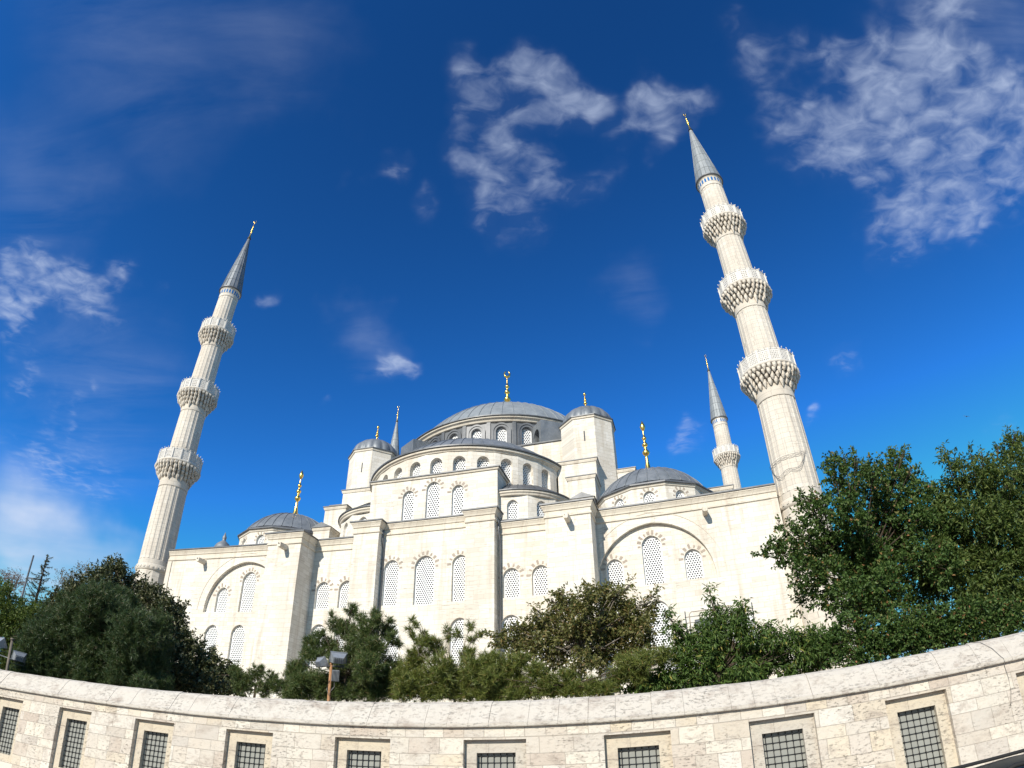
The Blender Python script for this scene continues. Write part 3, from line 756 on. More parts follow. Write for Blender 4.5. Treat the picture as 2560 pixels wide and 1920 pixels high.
for sx in (-1, 1):
    X = lambda a, b: tuple(sorted((CX + sx * a, CX + sx * b)))
    stepped(*X(9.2, 12.75), 6.7, 13.2, 19.9, 28.55)
    stepped(*X(10.55, 12.86), 4.0, 6.75, 19.9, 25.6)
    stepped(*X(11.05, 12.8), 2.4, 4.05, 19.9, 22.85, gable=True)
    stepped(*X(12.7, 15.9), 9.75, 13.1, 19.9, 28.5)
    stepped(*X(15.8, 18.6), 9.7, 12.0, 19.9, 25.55)
    stepped(*X(18.5, 24.4), 8.6, 12.4, 19.9, 24.75)
    c = (CX + sx * 11.7, 10.55)
    R8 = 2.72
    v8 = [math.radians(22.5 + 45 * i) for i in range(8)]
    mb = MB()
    for z0_, z1_, r_ in ((19.9, 33.9, R8),):
        vs = [(c[0] + r_ * math.cos(a), c[1] + r_ * math.sin(a), z) for z in (z0_, z1_) for a in v8]
        mb.add(vs, [(i, (i + 1) % 8, 8 + (i + 1) % 8, 8 + i) for i in range(8)])
    tower = mb.build('tower', ST, mosque)
    rb = MB()
    T8 = lambda r_, z: [(c[0] + r_ * math.cos(a), c[1] + r_ * math.sin(a), z) for a in v8]
    prof = [(R8, 33.65), (R8 + 0.1, 33.7), (R8 + 0.14, 33.9)]
    vs = [p for r_, z in prof for p in T8(r_, z)]
    rb.add(vs, [(j * 8 + i, j * 8 + (i + 1) % 8, (j + 1) * 8 + (i + 1) % 8, (j + 1) * 8 + i) for j in range(2) for i in range(8)])
    rb.build('cornice', CST, tower)
    rb = MB()
    prof = [(R8 + 0.1, 33.89), (R8 + 0.22, 33.9), (R8 + 0.22, 34.0), (2.2, 34.2)]
    vs = [p for r_, z in prof for p in T8(r_, z)]
    rb.add(vs, [(j * 8 + i, j * 8 + (i + 1) % 8, (j + 1) * 8 + (i + 1) % 8, (j + 1) * 8 + i) for j in range(3) for i in range(8)])
    rb.build('lead_edge', LD, tower)
    db = MB()
    prof = [(2.58 * math.cos(a), 34.05 + 2.05 * math.sin(a)) for a in [math.pi / 2 * i / 12 for i in range(13)]]
    prof[-1] = (0.01, prof[-1][1])
    db.lathe(prof, 112, c, rfun=lambda a, r, z: 0.955 + 0.06 * abs(math.sin(a * 8)) ** 0.7)
    db.build('dome', LEAD, tower)
    finial(tower, c[0], c[1], 36.0, 0.5, 2.3, 'leaf')
    # slit lights
    sb_ = MB()
    T = TR(c[0] + math.cos(-math.pi / 2) * 2.513, c[1] + math.sin(-math.pi / 2) * 2.513, 0, 0)
    sb_.box(-0.06, 0.06, -0.006, 0.3, 31.2, 32.3, T)
    sb_.build('slit_light', M['pane'], tower)
    # lead-clad buttress block between the drum and the tower
    a = math.radians(-55) if sx > 0 else math.radians(-125)
    T = Matrix.Translation((CX, CY, 0)) @ Matrix.Rotation(a, 4, 'Z')
    lb = MB()
    x0, x1, hw, z0_, z1_ = 11.2, 14.1, 1.3, 32.8, 36.0
    ah = arch(1.55, z0_ + 0.1, 35.1, 12.75, 8, 1.05)
    for sgn in (-1, 1):
        TT = T @ Matrix.Translation((0, sgn * hw, 0)) @ (Matrix.Identity(4) if sgn < 0 else Matrix.Scale(-1, 4, (0, 1, 0)))
        lb.panel([(x0, z0_), (x1, z0_), (x1, z1_ - 0.35), (x0, z1_)], [[(px_, pz + 0.05) for px_, pz in ah]], TT, 0.7)
    vs = [T @ Vector(p) for p in ((x0, -hw, z1_), (x1, -hw, z1_ - 0.35), (x1, hw, z1_ - 0.35), (x0, hw, z1_), (x1, -hw, z0_), (x1, hw, z0_))]
    lb.add(vs, [(0, 1, 2, 3), (1, 4, 5, 2)])
    for i in range(1, 3):
        lb.box(x0 + i * 1.0 - 0.03, x0 + i * 1.0 + 0.03, -hw - 0.03, hw + 0.03, z1_ - 0.36, z1_ + 0.04 - 0.0875 * i, T)
    lb.build('lead_buttress', LEAD, mosque)

# --- corner domes over the two wings
for sx in (-1, 1):
    c = (CX + sx * 17.35, 5.5)
    NC = 12
    cb = [-math.pi / 2 + 2 * math.pi * i / NC for i in range(NC)]
    ap = 5.0 * math.cos(math.pi / NC)
    drum(c, ap, cb, 2 * ap * math.tan(math.pi / NC) + 0.01, 19.8, 22.35, (20.45, 0.92, 1.5), 0.22, ST, 0.18, 1.15, True, 'corner_drum', blind=(5, 6, 7))
    o12 = [-math.pi / 2 + math.pi / NC + 2 * math.pi * i / NC for i in range(NC)]
    for nm, prof, mt in (('cornice', [(5.0, 22.2), (5.08, 22.25), (5.15, 22.45)], CST), ('lead_edge', [(5.1, 22.44), (5.28, 22.45), (5.28, 22.56), (4.6, 22.95)], LD)):
        rb = MB(); vs = [(c[0] + r_ * math.cos(a), c[1] + r_ * math.sin(a), z) for r_, z in prof for a in o12]
        rb.add(vs, [(j * NC + i, j * NC + (i + 1) % NC, (j + 1) * NC + (i + 1) % NC, (j + 1) * NC + i) for j in range(len(prof) - 1) for i in range(NC)])
        rb.build(nm, mt, mosque)
    cd, zt_ = dome_cap(c, 4.72, 22.85, 5.4, 72, ribs=32, mat=LEAD, rib_r=0.035, name='corner_dome')
    finial(cd, c[0], c[1], zt_ - 0.1, 0.78, 30.95 - zt_ + 0.1, 'leaf')
# small lead-capped turret at the roof corner
mb = MB(); mb.lathe([(0.72, 20.0), (0.72, 21.7), (0.85, 21.75), (0.85, 21.85)], 16, (5.2, 3.6), smooth=False); tq = mb.build('roof_turret', ST, mosque)
mb = MB(); mb.lathe([(1.0, 21.8), (0.86, 21.85), (0.84, 22.1), (0.66, 22.45), (0.3, 22.75), (0.16, 22.9), (0.2, 23.05), (0.22, 23.2), (0.1, 23.5), (0.02, 23.75)], 24, (5.2, 3.6), rfun=lambda a, r, z: 0.97 + 0.05 * abs(math.sin(a * 6))); mb.build('cap', LEAD, tq)

# ------------------------------------------------------------------ minarets
def make_minaret(stone):
    root = empty('minaret')
    NF = 20
    def flute(a, r, z):
        p = (a * NF / (2 * math.pi)) % 1.0
        return 1.017 if (p < 0.13 or p > 0.87) else 0.992
    def shaft(z0, z1, r0, r1, base=False):
        mb = MB()
        if not base:
            mb.lathe([(r0, z0 + 0.5), (r1, z1 - 0.55)], NF * 8, smooth=False, rfun=flute)
            mb.lathe([(r0 * 1.035, z0 - 0.1), (r0 * 1.04, z0 + 0.42), (r0 * 0.98, z0 + 0.5)], 64, smooth=False)
            mb.lathe([(r1 * 0.98, z1 - 0.55), (r1 * 1.035, z1 - 0.5), (r1 * 1.03, z1 + 0.3)], 64, smooth=False)
        mb.build('shaft', stone, root)
    # polygonal foot and moulded ring
    mb = MB()
    n = 16
    mb.lathe([(2.05, 2.0), (2.05, 9.0), (1.95, 14.0), (1.72, 17.6), (1.68, 18.3)], n, smooth=False)
    mb.build('base', stone, root)
    mb = MB(); mb.lathe([(1.66, 18.2), (1.80, 18.3), (1.84, 18.5), (1.74, 18.62), (1.78, 18.8), (1.62, 18.95)], 64)
    for k in range(26):
        a = 2 * math.pi * k / 26
        mb.box(-0.1, 0.1, -1.87, -1.7, 18.42, 18.6, Matrix.Rotation(a, 4, 'Z'))
    mb.build('ring', stone, root)
    shaft(18.9, 27.75, 1.62, 1.50)
    shaft(31.2, 36.85, 1.45, 1.38)
    shaft(39.8, 45.75, 1.34, 1.27)
    shaft(48.5, 53.4, 1.22, 1.17)
    for zr, R, rs, rs2, lat in ((29.75, 2.36, 1.52, 1.45, True), (38.55, 2.22, 1.39, 1.34, False), (47.3, 2.08, 1.28, 1.22, False)):
        bal = MB()
        bal.lathe([(rs, zr - 0.1), (R - 0.03, zr - 0.05), (R + 0.05, zr + 0.02), (R + 0.05, zr + 0.16), (R, zr + 0.18), (rs2, zr + 0.2)], 64, smooth=False)
        bal.lathe([(rs2 * 1.02, zr + 0.1), (rs2, zr + 1.9)], 48, smooth=False)
        b_ob = bal.build('balcony', stone, root)
        # stalactite corbels: tiers of pointed cups, each tier further out and turned by half a step
        mq = MB()
        rq = random.Random(int(zr * 10))
        for t_, (f, ztop2, ln, N) in enumerate(((0.93, -0.04, 0.50, 34), (0.70, -0.33, 0.55, 31), (0.43, -0.66, 0.60, 27), (0.16, -1.02, 0.72, 23))):
            rc = rs + (R - rs) * f
            wr = math.pi * rc / N * 0.95
            for k in range(N):
                a = 2 * math.pi * (k + 0.5 * (t_ % 2)) / N
                l_ = ln * rq.uniform(0.8, 1.15) * (0.8 if k % 2 else 1.0)
                z_ = zr + ztop2
                r_ = rc + rq.uniform(-0.03, 0.03)
                mq.lathe([(wr * 0.98, z_), (wr * 0.98, z_ - l_ * 0.5), (wr * 0.72, z_ - l_ * 0.72), (0.015, z_ - l_ * (1.25 if k % 3 == 0 else 1.0))], 5, (r_ * math.cos(a), r_ * math.sin(a)), smooth=False)
        mq.lathe([(rs * 0.99, zr - 2.0), (rs + 0.05, zr - 1.0), (rs + (R - rs) * 0.45, zr - 0.4), (R - 0.16, zr - 0.05)], 48, smooth=False)
        mq.build('corbels', stone, b_ob)
        # pierced parapet
        pp = MB()
        NP = 14 if not lat else 16
        ap = (R - 0.02) * math.cos(math.pi / NP); pw = 2 * (R - 0.02) * math.sin(math.pi / NP)
        for k in range(NP):
            a = 2 * math.pi * (k + 0.5) / NP
            T = TR(ap * math.cos(a), ap * math.sin(a), 0, a + math.pi / 2)
            hl = []
            z0_, z1_ = zr + 0.28, zr + 1.12
            cols_, rows_ = (5, 5) if lat else (3, 4)
            x_ = pw * (0.40 if lat else 0.27)
            for i in range(cols_):
                for j in range(rows_):
                    cx_ = -x_ + 2 * x_ * (i + 0.5) / cols_; cz_ = z0_ + (z1_ - z0_) * (j + 0.5) / rows_
                    hw, hh = x_ / cols_ * 0.58, (z1_ - z0_) / rows_ * 0.29
                    if lat and (i + j) % 2: hw, hh = hw * 0.55, hh * 1.5
                    hl.append(rect(cx_ - hw, cx_ + hw, cz_ - hh, cz_ + hh))
            pp.panel(rect(-pw / 2, pw / 2, zr + 0.17, zr + 1.25), hl, T, 0.07)
            TI = TR((ap - 0.07) * math.cos(a), (ap - 0.07) * math.sin(a), 0, a + math.pi / 2)
            pp.panel(rect(-pw / 2 + 0.014, pw / 2 - 0.014, zr + 0.17, zr + 1.25), hl, TI, 0)
            pp.box(-pw / 2 - 0.01, pw / 2 + 0.01, -0.03, 0.10, zr + 1.25, zr + 1.35, T)
            b2_ = 2 * math.pi * k / NP
            TB = TR((R + 0.01) * math.cos(b2_), (R + 0.01) * math.sin(b2_), 0, b2_ + math.pi / 2)
            pp.box(-0.06, 0.06, -0.035, 0.06, zr + 0.17, zr + 1.37, TB)
        lb = pp
        for k in range(30):
            a = 2 * math.pi * k / 30
            x_, y_ = (R + 0.02) * math.cos(a), (R + 0.02) * math.sin(a)
            lb.tube([(x_, y_, zr + 1.3), (x_ * 1.01, y_ * 1.01, zr + 1.40)], 0.02, 5)
            lb.lathe([(0.01, zr + 1.38), (0.045, zr + 1.41), (0.045, zr + 1.46), (0.01, zr + 1.5)], 8, (x_ * 1.01, y_ * 1.01))
        pp.build('parapet', M['parapet'], b_ob)
    # tile band, eave, spire, finial
    tb = MB(); tb.lathe([(1.20, 53.25), (1.23, 53.35), (1.23, 53.95), (1.28, 54.05), (1.36, 54.18)], 64, smooth=False); band = tb.build('tile_band', stone, root)
    tl = MB()
    for k in range(22):
        a = 2 * math.pi * k / 22
        T = TR(1.236 * math.cos(a), 1.236 * math.sin(a), 0, a + math.pi / 2)
        o_ = arch(0.2, 53.38, 53.93, 0, 4, 1.1)
        n = len(o_)
        tl.add([T @ Vector((x, -0.004, z)) for x, z in o_], [tuple(range(n))])
    tl.build('blue_tiles', M['tile'], band)
    ev = MB(); ev.lathe([(1.36, 54.16), (1.46, 54.18), (1.46, 54.32), (1.34, 54.4)], 64, smooth=False); ev.build('eave', LD, root)
    sp = MB(); NSP = 18
    sp.lathe([(1.38, 54.36), (0.72, 59.5), (0.13, 64.3)], NSP, smooth=False)
    for k in range(NSP):
        a = 2 * math.pi * k / NSP
        sp.tube([(1.385 * math.cos(a), 1.385 * math.sin(a), 54.4), (0.725 * math.cos(a), 0.725 * math.sin(a), 59.5), (0.14 * math.cos(a), 0.14 * math.sin(a), 64.25)], [0.03, 0.022, 0.01], 5)
    for j, z in enumerate((55.7, 57.1, 58.5, 60.0, 61.5)):
        r_ = 1.38 + (0.13 - 1.38) * (z - 54.36) / (64.3 - 54.36) + (0.02)
        sp.lathe([(r_ + 0.005, z - 0.02), (r_ + 0.012, z), (r_, z + 0.02)], NSP, smooth=False)
    sp.build('spire', M['spire'], root)
    finial(root, 0, 0, 64.1, 0.42, 67.75 - 64.1)
    return root
M['spire'] = lead('spire_lead', (0.22, 0.235, 0.24), (0.31, 0.33, 0.335), 0.55)
M['parapet'] = simple('carved_marble', (0.66, 0.63, 0.58), 0.8, 0, 3, 0.35, 0.2, 0.0, 0.75)
min0 = make_minaret(M['stone_grey'])
e_ = Vector((math.cos(M_ANG), math.sin(M_ANG), 0)); n_ = Vector((-math.sin(M_ANG), math.cos(M_ANG), 0)); o_ = Vector(M_ORG)
_copies = [copy_tree(min0) for _ in range(3)]
for ch in min0.children:                       # this one's spire gets darker lead, its dimmer light put into the colour
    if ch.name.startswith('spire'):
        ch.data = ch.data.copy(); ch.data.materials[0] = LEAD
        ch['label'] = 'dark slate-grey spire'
def place_minaret(o, u, w, label):
    o.location = o_ + e_ * u + n_ * w; o.rotation_euler = (0, 0, M_ANG)
    tag(o, label, 'minaret', 'four minarets of the mosque')
place_minaret(min0, 0, 0, 'tall fluted three-balcony minaret standing over the dark pine and magnolia')
place_minaret(_copies[0], 57.85, 0, 'big three-balcony minaret with cables slung round its shaft, behind the big dark green tree')
place_minaret(_copies[1], 57.9, 49.6, 'distant minaret showing one balcony above the roof beside the cable-slung minaret')
place_minaret(_copies[2], 0, 49.6, 'far minaret of which only spire tip shows beside small domed tower')

# cables slung round the shaft of the nearer minaret
mb = MB()
def shaft_r(z): return 1.62 + (1.5 - 1.62) * (z - 18.9) / 8.85
for z0_, z1_, sag, a0_, a1_ in ((22.0, 22.15, 0.35, -195, -55), (22.1, 22.25, 0.2, -190, -55), (21.8, 22.05, 1.9, -170, -60), (21.75, 22.0, 1.5, -172, -62)):
    pts = []
    for i in range(25):
        t = i / 24
        a = math.radians(a0_ + (a1_ - a0_) * t)
        z = z0_ + (z1_ - z0_) * t - sag * 4 * t * (1 - t) * (0.8 + 0.2 * math.sin(t * 9))
        r = shaft_r(z) + 0.10
        pts.append((r * math.cos(a), r * math.sin(a), z))
    mb.tube(pts, 0.016, 5)
ca = mb.build('slung_cables', M['cable'], None, o_ + e_ * 57.85, M_ANG)
tag(ca, 'loose dark cables slung round the shaft of the big minaret above its foot', 'cable')

# ------------------------------------------------------------------ ground
WB = math.radians(12.2573)
WN = Vector((math.sin(WB), math.cos(WB), 0)); WE = Vector((math.cos(WB), -math.sin(WB), 0))
WO = WN * 22.0
def ground_z(d):
    if d < 5: return 0.0
    if d < 14: return -0.45 * (d - 5) / 9
    if d < 22.9: return -0.45
    if d < 23.2: return -0.45 + 3.05 * (d - 22.9) / 0.3
    return min(3.6, 2.6 + (d - 23.2) * 0.05)
gm, t, b = new_mat('ground_soil_and_paving')
tcn = t.n('ShaderNodeTexCoord'); nn = t.noise(tcn.outputs['Object'], 0.4, 6, 0.6)
t.l(t.ramp(nn, [(0.3, (0.24, 0.21, 0.16)), (0.6, (0.36, 0.32, 0.26)), (0.8, (0.30, 0.29, 0.20))]), b.inputs['Base Color']); b.inputs['Roughness'].default_value = 0.95
bump(t, b, nn, 0.4, 0.1)
mb = MB()
ds = [-1500, -300, -60, -12, 6, 14, 20, 22.0, 22.9, 23.2, 26, 30, 36, 43, 60, 120, 400, 1500]
ss = [-1500, -300, -90, -50, -25, 0, 25, 50, 90, 300, 1500]
vs = [WN * d + WE * s + Vector((0, 0, ground_z(d))) for d in ds for s in ss]
n = len(ss)
mb.add(vs, [(i * n + j, i * n + j + 1, (i + 1) * n + j + 1, (i + 1) * n + j) for i in range(len(ds) - 1) for j in range(n - 1)])
tag(mb.build('ground', gm), kind='structure')
rm, t, b = new_mat('road_asphalt')
tcn = t.n('ShaderNodeTexCoord'); nn = t.noise(tcn.outputs['Object'], 14, 5, 0.7)
t.l(t.ramp(nn, [(0.3, (0.035, 0.035, 0.036)), (0.75, (0.075, 0.073, 0.07))]), b.inputs['Base Color']); b.inputs['Roughness'].default_value = 0.9
mb = MB(); mb.add([WN * d + WE * s + Vector((0, 0, ground_z(d) + 0.006)) - WO for d in (-3, 5, 14, 17.8) for s in (-80, 80)], [(i * 2, i * 2 + 1, i * 2 + 3, i * 2 + 2) for i in range(3)]); mb.v = [tuple(Matrix.Rotation(WB, 3, 'Z') @ Vector(p)) for p in mb.v]; tag(mb.build('road', rm, None, WO, -WB), kind='structure')
pm, t, b = new_mat('pavement_slabs')
tcn = t.n('ShaderNodeTexCoord'); bk = brick(t, tcn.outputs['Object'], 0.6, 0.4, 0.008)
t.l(t.mix(bk.outputs['Fac'], t.ramp(bk.outputs['Color'], [(0, (0.40, 0.37, 0.33)), (1, (0.50, 0.47, 0.42))]), (0.2, 0.18, 0.16)), b.inputs['Base Color']); b.inputs['Roughness'].default_value = 0.85
mb = MB(); mb.box(-80, 80, -4.2, -0.02, -0.6, -0.33); tag(mb.build('pavement', pm, None, WO, -WB), kind='structure')

# ------------------------------------------------------------------ street-side stone wall with barred windows
wall = empty('stone_wall', WO, -WB)
tag(wall, 'old weathered stone wall with sloped coping and a row of barred windows', 'wall')
WW, WZ0, WZ1 = 1.32, 0.34, 2.52
centers = [-29.2, -24.43, -19.68, -14.97, -10.27, -5.53, -0.88, 3.72, 8.18, 12.86, 17.5]
mb = MB()
rw, rt = 2.12, 2.95
recs = [rect(c - rw / 2, c + rw / 2, 0.0, rt) for c in centers]
recs = [[(x, max(z, 0.06)) for x, z in r] for r in recs]
mb.panel(rect(-48, 24, -0.5, 3.5), recs, None, 0.21)
mb.add([(-48, 0.9, -0.5), (24, 0.9, -0.5), (24, 0.9, 3.5), (-48, 0.9, 3.5), (-48, 0, -0.5), (24, 0, -0.5), (24, 0, 3.5), (-48, 0, 3.5)], [(1, 0, 3, 2), (0, 4, 7, 3), (5, 1, 2, 6)])
mb.build('wall_face', M['precinct'], wall)
# coping of separate stones, each a little out of line
mb = MB()
cprof = [(0.02, 3.36), (-0.13, 3.37), (-0.145, 3.40), (-0.145, 3.50), (-0.10, 3.54), (0.06, 3.78), (0.24, 4.06), (0.40, 4.22), (0.58, 4.30), (0.76, 4.26), (0.92, 4.05), (0.98, 3.5)]
s = -48.0
r2 = random.Random(11)
while s < 24:
    L_ = r2.uniform(0.65, 1.5)
    dy, dz, tw = r2.uniform(-0.012, 0.012), r2.uniform(-0.012, 0.014), r2.uniform(-0.01, 0.01)
    s1 = min(s + L_, 24.0)
    vs = []
    for k, sx in enumerate((s + 0.004, (s + s1) / 2, s1 - 0.004)):
        for y, z in cprof:
            jit = r2.uniform(-0.008, 0.008)
            f_ = 1.0 if z > 3.52 else 0.25
            vs.append((sx, y + (dy + jit) * f_, z + (dz + tw * (k - 1) + jit) * f_))
    m = len(cprof)
    mb.add(vs, [(k * m + j, (k + 1) * m + j, (k + 1) * m + j + 1, k * m + j + 1) for k in range(2) for j in range(m - 1)] + [tuple(range(m))[::-1], tuple(2 * m + j for j in range(m))])
    s = s1
mb.build('coping', M['coping'], wall)
# windows: one built, the others copied
def make_wall_window():
    gb = MB(); gb.box(-WW / 2 - 0.05, WW / 2 + 0.05, 0.392, 0.43, WZ0 - 0.05, WZ1 + 0.05)
    win = gb.build('window', M['panel'], wall)
    sb2 = MB()
    sb2.panel(rect(-rw / 2 - 0.01, rw / 2 + 0.01, 0.05, rt + 0.01), [rect(-WW / 2, WW / 2, WZ0, WZ1)], TR(0, 0.205, 0), 0.28)
    sb2.build('surround', M['surround_tan'], win)
    gr = MB()
    nb, nr = 6, 10
    for i in range(nb):
        x = -WW / 2 + WW * (i + 0.5) / nb
        gr.tube([(x, 0.36, WZ0 - 0.02), (x, 0.36, WZ1 + 0.02)], 0.013, 6)
    for j in range(nr):
        z = WZ0 + (WZ1 - WZ0) * (j + 0.5) / nr
        gr.tube([(-WW / 2 - 0.02, 0.362, z), (WW / 2 + 0.02, 0.362, z)], 0.012, 6)
        for i in range(nb):
            x = -WW / 2 + WW * (i + 0.5) / nb
            gr.box(x - 0.022, x + 0.022, 0.338, 0.386, z - 0.022, z + 0.022)
    gr.build('grille', M['iron'], win)
    return win
w0 = make_wall_window()
tones = ['tan', 'tan', 'tan', 'tan', 'tan', 'pale', 'tan', 'pale', 'tan', 'tan', 'tan']
pale_me = None
for i, c in enumerate(centers):
    wn = w0 if i == 0 else copy_tree(w0, wall)
    wn.location = (c, 0, 0)
    if tones[i] == 'pale':
        for ch in wn.children:
            if ch.name.startswith('surround'):
                if pale_me is None:
                    pale_me = ch.data.copy(); pale_me.materials[0] = M['surround_pale']
                ch.data = pale_me
# thin cable running down the wall near its end
mb = MB()
mb.tube([(10.75, 0.62, 4.34), (11.0, 0.36, 4.24), (11.25, 0.12, 3.93), (11.38, -0.10, 3.58), (11.42, -0.165, 3.5), (11.43, -0.165, 3.38), (11.45, -0.03, 3.28), (11.49, -0.025, 2.85), (11.46, -0.025, 2.4), (11.34, -0.025, 1.98)], 0.010, 6)
tag(mb.build('wall_cable', M['cable'], None, WO, -WB), 'thin grey cable running down over the coping of the stone wall', 'cable')

# ------------------------------------------------------------------ floodlight posts behind the wall
def floodlight(parent, T, w_=0.62, h_=0.44, d_=0.26):
    mb = MB()
    vs = [(-w_ / 2, 0, -h_ / 2), (w_ / 2, 0, -h_ / 2), (w_ / 2, 0, h_ / 2), (-w_ / 2, 0, h_ / 2), (-w_ * 0.32, -d_, -h_ * 0.30), (w_ * 0.32, -d_, -h_ * 0.30), (w_ * 0.32, -d_, h_ * 0.30), (-w_ * 0.32, -d_, h_ * 0.30)]
    mb.add([T @ Vector(p) for p in vs], [(4, 5, 6, 7), (0, 1, 5, 4), (1, 2, 6, 5), (2, 3, 7, 6), (3, 0, 4, 7)])
    for i in range(5):
        x = -w_ * 0.26 + w_ * 0.52 * i / 4
        mb.box(x - 0.008, x + 0.008, -d_ - 0.05, -d_ + 0.01, -h_ * 0.26, h_ * 0.26, T)
    mb.box(-w_ / 2 - 0.02, w_ / 2 + 0.02, -0.02, 0.03, -h_ / 2 - 0.02, h_ / 2 + 0.02, T)
    hd = mb.build('lamp_head', M['steel'], parent)
    gb = MB(); gb.box(-w_ / 2 + 0.03, w_ / 2 - 0.03, 0.028, 0.036, -h_ / 2 + 0.03, h_ / 2 - 0.03, T); gb.build('glass', M['pane'], hd)
    kb = MB()
    kb.tube([T @ Vector(p) for p in ((-w_ / 2 - 0.03, -0.08, 0), (-w_ / 2 - 0.03, -0.1, -h_ * 0.85), (w_ / 2 + 0.03, -0.1, -h_ * 0.85), (w_ / 2 + 0.03, -0.08, 0))], 0.014, 6)
    kb.build('bracket', M['steel_dark'], hd)
def lamp_T(x, y, z, yaw, tilt):
    return Matrix.Translation((x, y, z)) @ Matrix.Rotation(yaw, 4, 'Z') @ Matrix.Rotation(tilt, 4, 'X')
p1 = empty('floodlight_post', (-7.53, 26.7, 2.7))
tag(p1, 'rusty post with two silver floodlights and a ballast box among the pines', 'floodlight', 'floodlight posts behind the wall')
mb = MB(); mb.tube([(0.04, 0, -0.2), (0.0, 0, 1.8), (-0.02, 0, 3.42)], [0.075, 0.07, 0.06], 10)
mb.build('post', M['rust'], p1)
floodlight(p1, lamp_T(0.28, -0.1, 3.62, math.radians(20), math.radians(38)), 0.66, 0.46, 0.27)
floodlight(p1, lamp_T(-0.42, 0.1, 3.45, math.radians(-40), math.radians(35)), 0.52, 0.38, 0.24)
mb = MB(); mb.tube([(-0.6, 0, 3.22), (0.55, 0, 3.3)], 0.03, 6); mb.build('crossbar', M['steel_dark'], p1)
mb = MB(); mb.box(0.10, 0.40, -0.22, -0.05, 2.62, 3.08)
for i in range(5): mb.box(0.12 + 0.055 * i, 0.14 + 0.055 * i, -0.26, -0.21, 2.64, 3.06)
mb.build('ballast_box', M['steel_dark'], p1)
mb = MB(); mb.tube([(0.2, -0.15, 2.64), (0.22, -0.12, 2.4), (0.06, -0.09, 2.2), (0.16, -0.1, 2.38), (0.0, -0.1, 2.05), (-0.1, -0.09, 2.3), (-0.02, -0.09, 2.65)], 0.014, 5); mb.build('wiring', M['cable'], p1)

p2 = empty('floodlight_post', (-26.3, 29.75, 2.7))
tag(p2, 'grey post with silver floodlight heads at the far end of the wall', 'floodlight', 'floodlight posts behind the wall')
mb = MB(); mb.tube([(0.1, 0, -0.2), (0.05, 0, 1.6), (-0.1, 0, 3.35)], [0.09, 0.085, 0.08], 10); mb.tube([(-0.1, 0, 3.34), (-0.1, 0, 3.44)], 0.12, 10)
mb.build('post', M['bark_pale'], p2)
floodlight(p2, lamp_T(-0.75, -0.1, 3.1, math.radians(-10), math.radians(35)), 0.8, 0.55, 0.3)
floodlight(p2, lamp_T(0.62, 0.0, 2.55, math.radians(50), math.radians(25)), 0.7, 0.48, 0.3)
mb = MB(); mb.tube([(-1.1, 0, 2.5), (0.6, 0, 2.28)], 0.035, 6); mb.build('crossbar', M['steel_dark'], p2)

# tall thin mast beside the bare conifer
mast = MB()
mast.tube([(0, 0, 0), (0, 0, 11.6)], [0.11, 0.07], 8)
for z in (7.2, 9.75): mast.tube([(0.0, 0, z), (0.95, 0.1, z + 0.05)], 0.05, 6)
mast.tube([(0.0, 0, 8.4), (-0.5, 0, 8.7)], 0.03, 5)
tag(mast.build('mast', M['steel_dark'], None, (-37.37, 41.89, 3.0)), 'thin dark mast with short side arms rising above the trees', 'mast')

